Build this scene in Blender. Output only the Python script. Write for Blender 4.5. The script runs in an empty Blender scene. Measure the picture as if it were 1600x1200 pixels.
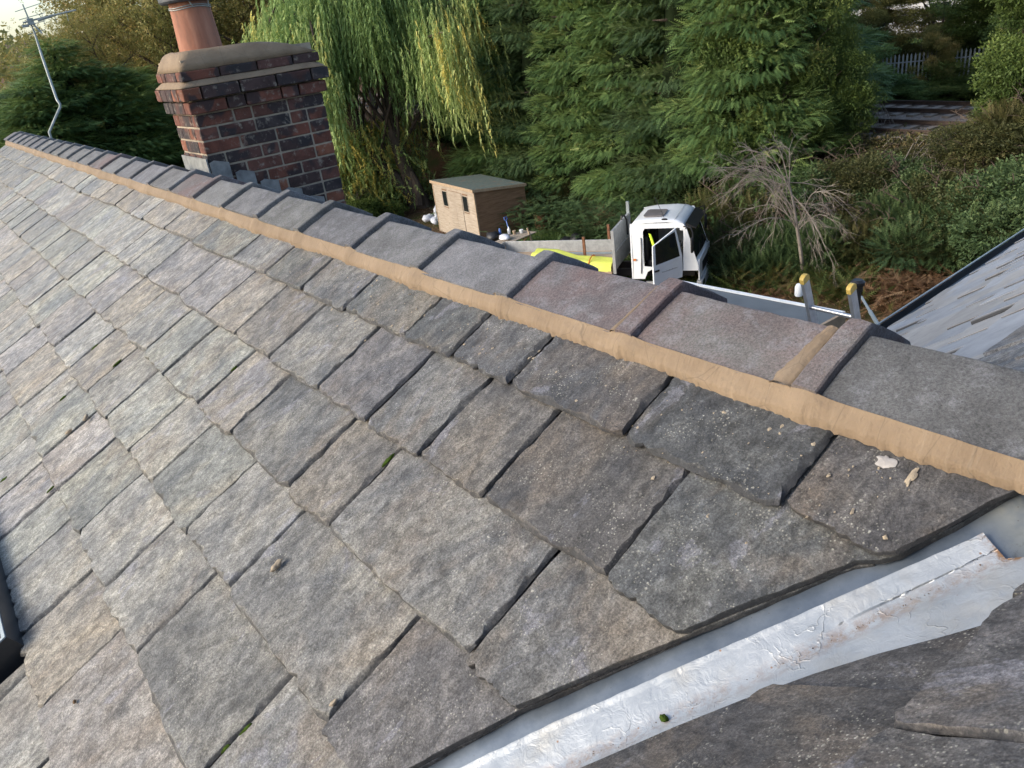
import bpy, bmesh, math, random
import numpy as np
from mathutils import Vector, Matrix, noise as mnoise
random.seed(7); RNG = np.random.default_rng(7)
SC = bpy.context.scene; COL = SC.collection
PI = math.pi
# ------------------------------------------------------------------ camera
YAW, PIT, ROLL, FPX = 0.598578, 0.443451, -0.141398, 1222.42
CX, CZ = -1.278941, 0.625274          # camera stands at (CX, 0, CZ); ridge apex line is x=0, z~0, running along +Y
SP, SQ = 0.487117, 0.670415           # pitch of the main slope, pitch of the cross slope
def cam_axes():
    F = Vector((math.sin(YAW)*math.cos(PIT), math.cos(YAW)*math.cos(PIT), -math.sin(PIT)))
    R = Vector((math.cos(YAW), -math.sin(YAW), 0)); U = R.cross(F)
    c, s = math.cos(ROLL), math.sin(ROLL)
    return c*R+s*U, -s*R+c*U, F
cd = bpy.data.cameras.new('camera'); cam = bpy.data.objects.new('camera', cd); COL.objects.link(cam)
_r, _u, _f = cam_axes()
cam.matrix_world = Matrix(((_r.x,_u.x,-_f.x,CX),(_r.y,_u.y,-_f.y,0),(_r.z,_u.z,-_f.z,CZ),(0,0,0,1)))
cd.sensor_width = 36; cd.lens = 36*FPX/1600; cd.clip_start = 0.02; cd.clip_end = 3000
SC.camera = cam
# ------------------------------------------------------------------ sky, sun, exposure
SUN_AZ = math.radians(-70)             # from +Y towards -X
SUN_EL = math.radians(26)
sdir = Vector((math.sin(SUN_AZ)*math.cos(SUN_EL), math.cos(SUN_AZ)*math.cos(SUN_EL), math.sin(SUN_EL)))
W = bpy.data.worlds.new('World'); SC.world = W; W.use_nodes = True
nt = W.node_tree; bg = nt.nodes['Background']
sky = nt.nodes.new('ShaderNodeTexSky'); sky.sky_type = 'NISHITA'; sky.sun_disc = False
sky.sun_elevation = SUN_EL; sky.sun_rotation = SUN_AZ
sky.air_density = 1.0; sky.dust_density = 2.2; sky.ozone_density = 1.0
nt.links.new(sky.outputs[0], bg.inputs[0]); bg.inputs[1].default_value = 0.15
sl = bpy.data.lights.new('sun', 'SUN'); sl.energy = 1.2; sl.angle = math.radians(26); sl.color = (1.0, 0.955, 0.88)
so = bpy.data.objects.new('sun', sl); COL.objects.link(so)
so.rotation_euler = (-sdir).to_track_quat('-Z', 'Y').to_euler()
SC.view_settings.view_transform = 'Standard'; SC.view_settings.look = 'None'
SC.view_settings.exposure = 1.12; SC.view_settings.gamma = 1.0; SC.view_settings.use_curve_mapping = False

# ------------------------------------------------------------------ helpers
def tag(o, label=None, cat=None, group=None, kind=None):
    if label: o['label'] = label
    if cat: o['category'] = cat
    if group: o['group'] = group
    if kind: o['kind'] = kind
    return o
def link(name, data, mat=None, parent=None, M=None):
    o = bpy.data.objects.new(name, data); COL.objects.link(o)
    if mat is not None and data is not None and len(data.materials) == 0: data.materials.append(mat)
    if parent is not None: o.parent = parent
    if M is not None:
        o.matrix_local = M if parent is None else parent_inv(parent) @ M
    return o
WM = {}
def parent_inv(p):
    return world_of(p).inverted()
def world_of(o):
    m = o.matrix_basis.copy(); q = o.parent
    while q is not None: m = q.matrix_basis @ m; q = q.parent
    return m
def empty(name, loc=(0,0,0), rz=0, label=None, cat=None, group=None):
    o = bpy.data.objects.new(name, None); COL.objects.link(o); o.empty_display_size = .1
    o.matrix_basis = Matrix.Translation(Vector(loc)) @ Matrix.Rotation(rz, 4, 'Z')
    return tag(o, label, cat, group)
def pydata(name, V, F, smooth=False):
    me = bpy.data.meshes.new(name); me.from_pydata([tuple(v) for v in V], [], [tuple(f) for f in F]); me.update()
    if smooth: me.polygons.foreach_set('use_smooth', [True]*len(me.polygons))
    return me
class MB:
    def __init__(s): s.V=[]; s.F=[]; s.sm=[]
    def add(s, V, F, smooth=False):
        b=len(s.V); s.V+= [tuple(v) for v in V]; s.F+=[tuple(i+b for i in f) for f in F]; s.sm += [smooth]*len(F); return s
    def box(s, a, b, M=None, bev=0):
        x0,y0,z0=a; x1,y1,z1=b
        if bev:
            e=bev; V=[];F=[]
            # chamfered box: 24 verts
            for (x,sx) in ((x0,1),(x1,-1)):
                for (y,sy) in ((y0,1),(y1,-1)):
                    for (z,sz) in ((z0,1),(z1,-1)):
                        V+= [(x,y+sy*e,z+sz*e),(x+sx*e,y,z+sz*e),(x+sx*e,y+sy*e,z)]
            idx=lambda i,j,k,c:(i*4+j*2+k)*3+c
            F=[[idx(0,0,0,0),idx(0,0,1,0),idx(0,1,1,0),idx(0,1,0,0)],[idx(1,0,0,0),idx(1,1,0,0),idx(1,1,1,0),idx(1,0,1,0)],
               [idx(0,0,0,1),idx(1,0,0,1),idx(1,0,1,1),idx(0,0,1,1)],[idx(0,1,0,1),idx(0,1,1,1),idx(1,1,1,1),idx(1,1,0,1)],
               [idx(0,0,0,2),idx(0,1,0,2),idx(1,1,0,2),idx(1,0,0,2)],[idx(0,0,1,2),idx(1,0,1,2),idx(1,1,1,2),idx(0,1,1,2)]]
            for j in (0,1):
                for k in (0,1): F.append([idx(0,j,k,1),idx(1,j,k,1),idx(1,j,k,2),idx(0,j,k,2)])
            for i in (0,1):
                for k in (0,1): F.append([idx(i,0,k,0),idx(i,1,k,0),idx(i,1,k,2),idx(i,0,k,2)])
            for i in (0,1):
                for j in (0,1): F.append([idx(i,j,0,0),idx(i,j,1,0),idx(i,j,1,1),idx(i,j,0,1)])
            for i in (0,1):
                for j in (0,1):
                    for k in (0,1): F.append([idx(i,j,k,0),idx(i,j,k,1),idx(i,j,k,2)])
        else:
            V=[(x0,y0,z0),(x1,y0,z0),(x1,y1,z0),(x0,y1,z0),(x0,y0,z1),(x1,y0,z1),(x1,y1,z1),(x0,y1,z1)]
            F=[(0,3,2,1),(4,5,6,7),(0,1,5,4),(1,2,6,5),(2,3,7,6),(3,0,4,7)]
        if M is not None: V=[tuple(M@Vector(v)) for v in V]
        return s.add(V,F)
    def tube(s, pts, rad, n=8, caps=True, M=None):
        pts=[Vector(p) for p in pts]; rad = rad if hasattr(rad,'__len__') else [rad]*len(pts)
        V=[];F=[]; prev=None
        for i,p in enumerate(pts):
            t=(pts[min(i+1,len(pts)-1)]-pts[max(i-1,0)]).normalized()
            if prev is None: a=t.orthogonal().normalized()
            else: a=(prev-t*prev.dot(t)); a = a.normalized() if a.length>1e-6 else t.orthogonal().normalized()
            prev=a; b=t.cross(a)
            for k in range(n):
                g=2*PI*k/n; V.append(p+(a*math.cos(g)+b*math.sin(g))*rad[i])
        for i in range(len(pts)-1):
            for k in range(n):
                F.append((i*n+k,i*n+(k+1)%n,(i+1)*n+(k+1)%n,(i+1)*n+k))
        if caps: F.append(tuple(range(n))[::-1]); F.append(tuple((len(pts)-1)*n+k for k in range(n)))
        if M is not None: V=[M@v for v in V]
        return s.add(V,F,True)
    def lathe(s, prof, n=24, M=None, c=(0,0), caps=True):
        V=[];F=[]
        for (r,z) in prof:
            for k in range(n): V.append((c[0]+r*math.cos(2*PI*k/n), c[1]+r*math.sin(2*PI*k/n), z))
        for i in range(len(prof)-1):
            for k in range(n): F.append((i*n+k,i*n+(k+1)%n,(i+1)*n+(k+1)%n,(i+1)*n+k))
        if caps: F.append(tuple(range(n))[::-1]); F.append(tuple((len(prof)-1)*n+k for k in range(n)))
        if M is not None: V=[M@Vector(v) for v in V]
        return s.add(V,F,True)
    def prism(s, poly, y0, y1, M=None, ax='y'):
        n=len(poly)
        if ax=='y': V=[(x,y0,z) for x,z in poly]+[(x,y1,z) for x,z in poly]
        elif ax=='x': V=[(y0,x,z) for x,z in poly]+[(y1,x,z) for x,z in poly]
        else: V=[(x,z,y0) for x,z in poly]+[(x,z,y1) for x,z in poly]
        F=[tuple(range(n)),tuple(range(n,2*n))[::-1]]+[(i,i+n,(i+1)%n+n,(i+1)%n) for i in range(n)]
        if M is not None: V=[tuple(M@Vector(v)) for v in V]
        return s.add(V,F)
    def build(s, name, mat=None, parent=None, M=None, color=None):
        me=bpy.data.meshes.new(name); me.from_pydata(s.V,[],s.F)
        me.polygons.foreach_set('use_smooth', s.sm); 
        bm=bmesh.new(); bm.from_mesh(me); bmesh.ops.recalc_face_normals(bm, faces=bm.faces); bm.to_mesh(me); bm.free(); me.update()
        try: me.set_sharp_from_angle(angle=math.radians(40))
        except Exception: pass
        o=link(name,me,mat,parent,M)
        if color: o.color=color
        return o
# ------------------------------------------------------------------ materials
class NM:
    def __init__(s, name, rough=.8, spec=.5, metal=0.0):
        s.m=bpy.data.materials.new(name); s.m.use_nodes=True; s.t=s.m.node_tree; s.N=s.t.nodes; s.L=s.t.links
        s.b=s.N['Principled BSDF']; s.b.inputs['Roughness'].default_value=rough; s.b.inputs['Metallic'].default_value=metal
        s.b.inputs['Specular IOR Level'].default_value=spec
        s.tc=s.N.new('ShaderNodeTexCoord'); s.oi=None
    def obj(s, scale=(1,1,1), rnd=True, which='Object'):
        mp=s.N.new('ShaderNodeMapping'); s.L.new(s.tc.outputs[which],mp.inputs[0]); mp.inputs['Scale'].default_value=scale
        if rnd:
            if s.oi is None:
                s.oi=s.N.new('ShaderNodeObjectInfo')
            mul=s.N.new('ShaderNodeVectorMath'); mul.operation='SCALE'; mul.inputs[3].default_value=37.0
            comb=s.N.new('ShaderNodeCombineXYZ'); s.L.new(s.oi.outputs['Random'],comb.inputs[0]); s.L.new(s.oi.outputs['Random'],comb.inputs[1]); s.L.new(s.oi.outputs['Random'],comb.inputs[2])
            s.L.new(comb.outputs[0],mul.inputs[0]); s.L.new(mul.outputs[0],mp.inputs['Location'])
        return mp.outputs[0]
    def noise(s, vec, scale, detail=6, rough=.6, dist=0, out=0):
        n=s.N.new('ShaderNodeTexNoise'); s.L.new(vec,n.inputs['Vector']); n.inputs['Scale'].default_value=scale
        n.inputs['Detail'].default_value=detail; n.inputs['Roughness'].default_value=rough; n.inputs['Distortion'].default_value=dist
        return n.outputs[out]
    def vor(s, vec, scale, out='Distance', rnd=1.0, feature='F1'):
        n=s.N.new('ShaderNodeTexVoronoi'); s.L.new(vec,n.inputs['Vector']); n.inputs['Scale'].default_value=scale; n.feature=feature
        n.inputs['Randomness'].default_value=rnd; return n.outputs[out]
    def ramp(s, fac, stops, interp='LINEAR'):
        r=s.N.new('ShaderNodeValToRGB'); s.L.new(fac,r.inputs[0]); r.color_ramp.interpolation=interp
        e=r.color_ramp.elements
        while len(e)<len(stops): e.new(.5)
        for i,(p,c) in enumerate(stops):
            e[i].position=p; e[i].color = (c,c,c,1) if not hasattr(c,'__len__') else (*c,1)
        return r.outputs[0]
    def mix(s, a, b, fac, mode='MIX'):
        n=s.N.new('ShaderNodeMix'); n.data_type='RGBA'; n.blend_type=mode
        for i,v in ((6,a),(7,b)):
            if isinstance(v,(tuple,list)): n.inputs[i].default_value=(*v[:3],1)
            else: s.L.new(v,n.inputs[i])
        if isinstance(fac,(int,float)): n.inputs[0].default_value=fac
        else: s.L.new(fac,n.inputs[0])
        return n.outputs[2]
    def math(s, op, a, b=0.0, c=0.0):
        n=s.N.new('ShaderNodeMath'); n.operation=op
        for i,v in enumerate((a,b,c)):
            if isinstance(v,(int,float)): n.inputs[i].default_value=v
            else: s.L.new(v,n.inputs[i])
        return n.outputs[0]
    def color(s, c):
        if isinstance(c,(tuple,list)): s.b.inputs['Base Color'].default_value=(*c[:3],1)
        else: s.L.new(c,s.b.inputs['Base Color'])
    def rough(s, r): s.L.new(r,s.b.inputs['Roughness'])
    def bump(s, h, dist=.002, strength=1.0):
        n=s.N.new('ShaderNodeBump'); s.L.new(h,n.inputs['Height']); n.inputs['Distance'].default_value=dist; n.inputs['Strength'].default_value=strength
        prev = s.b.inputs['Normal'].links[0].from_socket if s.b.inputs['Normal'].links else None
        if prev is not None: s.L.new(prev,n.inputs['Normal'])
        s.L.new(n.outputs[0],s.b.inputs['Normal'])
    def objcol(s):
        if s.oi is None: s.oi=s.N.new('ShaderNodeObjectInfo')
        return s.oi.outputs['Color']
    def attr(s, name):
        n=s.N.new('ShaderNodeAttribute'); n.attribute_name=name; return n.outputs['Color']
def simple(name, col, rough=.7, var=.25, scale=6, bump=0, metal=0, spec=.5, dirt=None):
    m=NM(name,rough,spec,metal); v=m.obj(); n=m.noise(v,scale)
    lo=tuple(c*(1-var) for c in col); hi=tuple(min(1,c*(1+var)) for c in col)
    c=m.ramp(n,[(.3,lo),(.7,hi)])
    if dirt: c=m.mix(c,dirt,m.ramp(m.noise(v,scale*.6,8,.7),[(.5,0.),(.75,.8)]))
    m.color(c)
    if bump: m.bump(m.noise(v,scale*8),bump)
    return m.m
M = {}
# slate: grey stone split along its length; obj.color is stone tint, on the main slope with sky glare painted in
m=NM('slate',.62,.40); v=m.obj(); vs=m.obj((1,.25,1)); vl=m.obj((1,.62,1))
streak=m.noise(vs,40,8,.62,.4); patch=m.noise(vl,6.5,6,.62,.8); blot=m.noise(v,15,7,.68,.6)
fine=m.noise(v,230,8,.82); mid=m.noise(vl,52,7,.75,.4); warm=m.noise(vl,6.3,5,.6,.6)
c=m.mix(m.objcol(),(0.5,0.5,0.5),0.0)
c=m.mix(c,m.ramp(streak,[(.30,.80),(.5,1.0),(.70,1.18)]),.9,'MULTIPLY')
c=m.mix(c,m.ramp(patch,[(.32,(.55,.57,.62)),(.5,(1.0,1.0,1.0)),(.68,(1.38,1.33,1.22))]),.95,'MULTIPLY')
c=m.mix(c,m.ramp(blot,[(.36,.74),(.5,1.),(.64,1.22)]),.9,'MULTIPLY')
c=m.mix(c,(.19,.145,.10),m.ramp(warm,[(.50,0.),(.70,.45)]))
c=m.mix(c,(.215,.215,.245),m.ramp(m.noise(vl,8,5,.62,.7),[(.61,0.),(.64,.38)]))
c=m.mix(c,(.045,.047,.052),m.ramp(m.noise(vl,10,6,.7,.5),[(.58,0.),(.68,.6)]))
lk=m.ramp(m.noise(v,11,4,.6),[(.47,0.),(.60,1.)])
for (scl,a0,a1,st) in ((150,.16,.26,.75),(64,.10,.17,.7),(26,.06,.10,.65)):
    c=m.mix(c,(.33,.32,.27),m.math('MULTIPLY',m.math('MULTIPLY',m.ramp(m.vor(v,scl),[(a0,1.),(a1,0.)]),lk),st))
c=m.mix(c,m.ramp(fine,[(.38,.42),(.5,.96),(.62,1.75)]),.9,'MULTIPLY'); c=m.mix(c,m.ramp(mid,[(.38,.55),(.5,1.),(.62,1.45)]),.85,'MULTIPLY')
c=m.mix(c,(.030,.031,.034),m.math('MULTIPLY',m.attr('rim'),m.ramp(m.noise(v,70,4,.6),[(.3,.35),(.6,.9)])))
m.color(c); m.rough(m.ramp(patch,[(.3,.52),(.7,.8)]))
lam=m.ramp(m.noise(vl,8,8,.72,.8),[(.30,0.),(.36,.25),(.46,.3),(.48,.55),(.60,.6),(.62,.8),(.8,1.)])
m.bump(lam,.0030,.9); m.bump(streak,.002,.8); m.bump(mid,.0024,1.); m.bump(fine,.0018,1.)
M['slate']=m.m
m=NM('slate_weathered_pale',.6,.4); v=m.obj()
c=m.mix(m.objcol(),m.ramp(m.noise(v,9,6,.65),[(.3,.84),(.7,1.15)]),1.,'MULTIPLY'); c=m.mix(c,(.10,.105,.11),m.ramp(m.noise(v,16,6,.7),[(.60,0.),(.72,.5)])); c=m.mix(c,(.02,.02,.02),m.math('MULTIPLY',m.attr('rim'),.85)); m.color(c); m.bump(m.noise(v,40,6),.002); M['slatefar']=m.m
# concrete ridge tile
for PINK,KEY in ((0.0,'ridge'),(1.0,'ridge_red')):
  m=NM('concrete_tile',.9,.3); v=m.obj(); n1=m.noise(v,9,6,.6,.4); n2=m.noise(v,190,7,.78); n3=m.noise(v,4,4,.6,.8)
  c=m.mix(m.objcol(),m.ramp(n1,[(.3,.72),(.7,1.28)]),1.,'MULTIPLY')
  c=m.mix(c,(.165,.112,.105),m.math('MULTIPLY',m.ramp(n3,[(.34,.15),(.62,.75)]),PINK))
  c=m.mix(c,(.25,.25,.265),m.ramp(m.noise(v,22,5,.7),[(.5,0.),(.7,.5)]))
  c=m.mix(c,m.ramp(n2,[(.36,.55),(.5,1.),(.64,1.45)]),.9,'MULTIPLY')
  c=m.mix(c,(.03,.03,.03),m.math('MULTIPLY',m.ramp(m.vor(v,70),[(.08,1.),(.15,0.)]),m.ramp(m.noise(v,15,2),[(.55,0.),(.6,.8)])))
  m.color(c); m.bump(n2,.0026,1.); m.bump(m.noise(v,420,3,.6),.0014,1.); m.bump(n1,.004,.6)
  M[KEY]=m.m
# fresh tan mortar
m=NM('fresh_mortar',.82,.3); v=m.obj(rnd=False); vy=m.obj((1,9,1),rnd=False)
n1=m.noise(v,7,5,.6); tr=m.noise(vy,14,5,.6,.3)
c=m.ramp(n1,[(.3,(.180,.130,.084)),(.7,(.255,.190,.126))])
c=m.mix(c,(.11,.085,.06),m.ramp(m.vor(m.obj((1,1,1),rnd=False),9,'Distance',1.,'DISTANCE_TO_EDGE'),[(.0,.55),(.012,0.)])); c=m.mix(c,(.30,.24,.17),m.ramp(tr,[(.55,0.),(.8,.4)])); c=m.mix(c,(.12,.095,.07),m.ramp(m.noise(v,28,7,.75),[(.57,0.),(.72,.6)]))
m.color(c); m.bump(tr,.004,.7); m.bump(m.noise(v,60,6,.7),.003,.9); m.bump(m.noise(v,11,5,.6),.009,.8)
M['mortar']=m.m
m=NM('old_mortar',.95,.2); v=m.obj(rnd=False); c=m.ramp(m.noise(v,14,6,.7),[(.3,(.24,.20,.15)),(.7,(.40,.34,.26))])
c=m.mix(c,(.10,.09,.08),m.ramp(m.noise(v,5,4),[(.5,0.),(.7,.7)])); m.color(c); m.bump(m.noise(v,90,5),.003); M['oldmortar']=m.m
# brick
m=NM('old_brick',.85,.35); v=m.obj(); n1=m.noise(v,9,5,.6,.5)
c=m.mix(m.objcol(),m.ramp(n1,[(.3,(.55,.5,.5)),(.7,(1.45,1.3,1.25))]),1.,'MULTIPLY')
blob=m.ramp(m.noise(v,7,2,.5,.3),[(.5,0.),(.57,1.)])
c=m.mix(c,(.024,.024,.027),m.math('MULTIPLY',blob,.8))
c=m.mix(c,(.30,.26,.21),m.ramp(m.noise(v,26,6,.7),[(.55,0.),(.70,.75)]))
m.color(c); m.bump(m.noise(v,60,6,.7),.004); m.bump(n1,.006,.6); M['brick']=m.m
m=NM('terracotta',.75,.4); v=m.obj((1,1,.18),rnd=False); n=m.noise(v,14,4,.6,.3)
c=m.ramp(n,[(.3,(.16,.075,.05)),(.5,(.30,.125,.075)),(.75,(.40,.19,.12))]); c=m.mix(c,(.10,.09,.08),m.ramp(m.noise(m.obj(rnd=False),6,5),[(.58,0.),(.75,.7)])); m.color(c)
m.bump(m.noise(m.obj(rnd=False),60),.002); M['pot']=m.m
M['cowl']=simple('dark_cowl',(.035,.042,.05),.55,.3,20,.001)
m=NM('lead',.55,.5,.35); v=m.obj(); c=m.ramp(m.noise(v,18,6,.6),[(.3,(.16,.165,.165)),(.7,(.30,.31,.30))]); m.color(c); m.bump(m.noise(v,25),.004); M['lead']=m.m
m=NM('valley_metal',.42,.5,.55); v=m.obj(rnd=False); n=m.noise(v,14,6,.65)
c=m.ramp(n,[(.3,(.085,.11,.145)),(.7,(.16,.19,.225))]); c=m.mix(c,(.42,.41,.32),m.math('MULTIPLY',m.ramp(m.noise(v,11,4,.6),[(.45,0.),(.65,.9)]),m.attr('stain')))
c=m.mix(c,(.07,.06,.05),m.math('MULTIPLY',m.ramp(m.noise(v,45,8,.75),[(.5,0.),(.62,.85)]),m.attr('grime')))
c=m.mix(c,(.10,.09,.08),m.ramp(m.vor(v,60),[(.03,.8),(.07,0.)])); m.color(c); m.bump(n,.003,.4); M['valley']=m.m
# flashing tape: bright foil with creases
m=NM('foil_tape',.45,.5,.3); v=m.obj(rnd=False)
wv=m.N.new('ShaderNodeVectorMath'); wv.operation='MULTIPLY_ADD'; m.L.new(m.noise(v,9,4,.6,0,1),wv.inputs[0]); wv.inputs[1].default_value=(.16,.16,.16); m.L.new(v,wv.inputs[2])
cr=m.ramp(m.vor(wv.outputs[0],17,'Distance',1.,'DISTANCE_TO_EDGE'),[(.0,1.),(.02,.3),(.06,0.)])
msk=m.ramp(m.noise(v,11,3),[(.50,0.),(.66,.8)]); cr=m.math('MULTIPLY',cr,msk)
w1=m.noise(v,30,5,.6,2.0); n=m.noise(v,10,6,.65)
c=m.ramp(n,[(.3,(.27,.30,.33)),(.7,(.37,.395,.42))]); c=m.mix(c,(.26,.25,.23),m.math('MULTIPLY',cr,.35))
c=m.mix(c,(.31,.29,.245),m.ramp(m.noise(v,7,4),[(.52,0.),(.70,.55)]))
c=m.mix(c,(.22,.13,.07),m.math('MULTIPLY',m.ramp(m.noise(v,50,8,.8),[(.44,0.),(.57,.95)]),m.attr('grime')))
c=m.mix(c,(.25,.15,.09),m.ramp(m.vor(v,26),[(.035,.9),(.06,0.)])); m.color(c)
m.bump(cr,.002,.8); m.bump(w1,.0022,.7); m.bump(m.noise(v,120,4),.0006,.8); M['tape']=m.m
M['moss']=simple('moss',(.045,.075,.012),1.,.6,60,.004,spec=.1)
M['dirt']=simple('dirt',(.13,.085,.05),1.,.5,60,.003,spec=.1)
M['crumb']=simple('mortar_crumb',(.36,.30,.22),.95,.25,80,.002,spec=.1)
M['underlay']=simple('roof_boards',(.03,.03,.032),.9,.3,10)
M['fascia']=simple('dark_gutter',(.025,.028,.032),.35,.3,5)
M['gutter_edge']=simple('gutter_edge',(.26,.31,.33),.4,.2,5)
m=NM('render_wall',.9,.2); v=m.obj(rnd=False); m.color(m.ramp(m.noise(v,3,6),[(.3,(.34,.32,.28)),(.7,(.45,.42,.38))])); m.bump(m.noise(v,80),.003); M['wall']=m.m
M['felt']=simple('grey_felt',(.115,.13,.138),.8,.15,3,.002)
M['white']=simple('white_paint',(.78,.80,.80),.45,.05,4)
M['timber']=simple('raw_timber',(.36,.265,.175),.75,.2,12,.001)
m=NM('aluminium',.38,.5,.85); v=m.obj(); c=m.ramp(m.noise(v,20,6),[(.3,(.45,.46,.47)),(.7,(.62,.63,.64))])
c=m.mix(c,(.02,.03,.06),m.ramp(m.noise(v,14,5,.6),[(.64,0.),(.67,.9)])); m.color(c); m.bump(m.noise(v,60),.001); M['alu']=m.m
M['yellowcap']=simple('yellow_cap',(.62,.43,.10),.6,.15,20)
m=NM('galvanised_mast',.6,.4,.2); v=m.obj(rnd=False); m.color(m.ramp(m.noise(v,15,4),[(.3,(.20,.23,.22)),(.7,(.36,.39,.38))])); M['mast']=m.m
M['black']=simple('black_plastic',(.012,.012,.014),.5,.3,8)
M['rust']=simple('rusty_metal',(.17,.075,.04),.9,.4,8,.003)
m=NM('glass_dark',.06,.6); m.color((.012,.016,.017)); M['glass']=m.m
m=NM('cab_paint',.28,.55); v=m.obj(rnd=False); m.color(m.ramp(m.noise(v,2.5,6,.7),[(.3,(.66,.69,.71)),(.65,(.76,.79,.81))])); m.b.inputs['Coat Weight'].default_value=.4; M['cab']=m.m
m=NM('truck_grey',.55,.5,.3); v=m.obj(rnd=False); m.color(m.ramp(m.noise(v,6,6,.7),[(.3,(.26,.27,.27)),(.7,(.44,.45,.45))])); M['truckgrey']=m.m
M['tyre']=simple('tyre_rubber',(.018,.018,.018),.9,.3,10)
M['hivis']=simple('hi_vis_yellow',(.52,.72,.04),.8,.15,12)
M['yellow']=simple('yellow_sheeting',(.72,.76,.13),.55,.12,5,.004)
M['orange']=simple('orange_strap',(.55,.16,.02),.7,.1,8)
M['skylight']=simple('grey_smoked_glass',(.16,.15,.15),.25,.2,3)
M['blue']=simple('blue_plastic',(.06,.14,.42),.5,.2,8)
M['white_sack']=simple('white_sack',(.62,.64,.70),.7,.15,7,.01)
# shed boards
m=NM('shed_boards',.85,.3); v=m.obj((3,.6,6),rnd=False); v2=m.obj((.7,.7,10),rnd=False)
c=m.ramp(m.noise(v2,3,6,.65),[(.3,(.24,.195,.15)),(.5,(.34,.285,.225)),(.7,(.42,.365,.30))])
c=m.mix(c,(.16,.12,.09),m.ramp(m.noise(v,4,5),[(.55,0.),(.75,.6)])); m.color(c); m.bump(m.noise(v2,30),.002); M['shed']=m.m
m=NM('shed_boards_brown',.85,.3); c=None; v2=m.obj((.7,.7,10),rnd=False)
c=m.ramp(m.noise(v2,3,6,.65),[(.3,(.13,.075,.04)),(.5,(.20,.12,.07)),(.7,(.27,.17,.10))]); m.color(c); m.bump(m.noise(v2,30),.002); M['shedbrown']=m.m
m=NM('shed_felt',.95,.2); v=m.obj(rnd=False); c=m.ramp(m.noise(v,8,6),[(.3,(.085,.11,.095)),(.7,(.14,.17,.15))])
c=m.mix(c,(.24,.15,.09),m.ramp(m.noise(v,2.6,7,.75),[(.55,0.),(.64,.7)])); m.color(c); M['shedfelt']=m.m
m=NM('tree_bark',.95,.2); v=m.obj((1,1,.25),rnd=False); m.color(m.ramp(m.noise(v,9,6,.7),[(.3,(.055,.04,.032)),(.7,(.15,.115,.09))])); m.bump(m.noise(v,30),.03); M['bark']=m.m
m=NM('pale_twig',.9,.2); v=m.obj(rnd=False); m.color(m.ramp(m.noise(v,5,4),[(.3,(.14,.12,.10)),(.7,(.29,.26,.23))])); M['twig']=m.m
# leaf litter ground
m=NM('leaf_litter',1.,.15); v=m.obj(rnd=False); n=m.noise(v,2.2,8,.75); n2=m.noise(v,14,6,.8)
c=m.ramp(n2,[(.3,(.045,.028,.018)),(.5,(.11,.065,.04)),(.72,(.22,.15,.095))])
c=m.mix(c,(.05,.075,.02),m.ramp(m.noise(v,.33,5,.65),[(.50,0.),(.62,.8)])); c=m.mix(c,(.26,.21,.15),m.ramp(n,[(.6,0.),(.75,.5)])); m.color(c)
m.bump(n2,.06); M['ground']=m.m
m=NM('ballast',1.,.2); v=m.obj(rnd=False); m.color(m.ramp(m.noise(v,6,6,.8),[(.3,(.13,.10,.08)),(.7,(.34,.29,.25))])); m.bump(m.vor(v,12),.05); M['ballast']=m.m
M['rail']=simple('rail_steel',(.07,.05,.042),.5,.3,4,metal=.4)
M['railtop']=simple('rail_head',(.42,.42,.43),.3,.1,4,metal=.8)
M['sleeper']=simple('sleeper_concrete',(.20,.17,.14),.9,.3,4)
M['galv']=simple('galvanised_pale',(.30,.34,.35),.5,.2,4,metal=.3)
M['pale']=simple('pale_render',(.72,.70,.66),.8,.06,1)
M['hill']=simple('far_hill',(.10,.12,.07),1.,.4,.02,spec=.05)
M['meadow']=simple('meadow',(.12,.20,.04),1.,.3,.4,spec=.05)
def leafmat(name, stops, trans=.25, rough=.6):
    m=NM(name,rough,.25); a=m.attr('tint'); sep=m.N.new('ShaderNodeSeparateColor'); m.L.new(a,sep.inputs[0])
    m.color(m.ramp(sep.outputs[0],stops))
    tr=m.N.new('ShaderNodeBsdfTranslucent'); m.L.new(m.b.inputs['Base Color'].links[0].from_socket,tr.inputs[0])
    mx=m.N.new('ShaderNodeMixShader'); mx.inputs[0].default_value=trans
    out=m.N['Material Output']; m.L.new(m.b.outputs[0],mx.inputs[1]); m.L.new(tr.outputs[0],mx.inputs[2]); m.L.new(mx.outputs[0],out.inputs[0])
    return m.m
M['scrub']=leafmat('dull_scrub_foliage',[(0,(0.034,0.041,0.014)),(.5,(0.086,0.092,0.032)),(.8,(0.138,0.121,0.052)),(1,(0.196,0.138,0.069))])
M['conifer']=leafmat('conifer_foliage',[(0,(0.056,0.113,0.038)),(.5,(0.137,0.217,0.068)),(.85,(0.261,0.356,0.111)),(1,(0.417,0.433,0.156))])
M['conifer_b']=leafmat('conifer_foliage_dark',[(0,(0.036,0.072,0.030)),(.6,(0.095,0.146,0.055)),(1,(0.196,0.234,0.094))])
M['shrub']=leafmat('shrub_foliage',[(0,(0.036,0.066,0.016)),(.5,(0.096,0.142,0.032)),(.85,(0.169,0.209,0.051)),(1,(0.271,0.237,0.079))])
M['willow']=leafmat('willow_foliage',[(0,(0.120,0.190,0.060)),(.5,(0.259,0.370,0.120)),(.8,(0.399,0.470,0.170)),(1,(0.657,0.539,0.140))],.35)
M['autumn']=leafmat('autumn_foliage',[(0,(.115,.12,.04)),(.4,(.235,.235,.075)),(.75,(.38,.30,.10)),(1,(.52,.34,.13))],.35)
M['fern']=leafmat('fern_foliage',[(0,(0.039,0.072,0.019)),(.5,(0.104,0.130,0.039)),(.8,(0.221,0.143,0.058)),(1,(0.312,0.169,0.078))])
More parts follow.
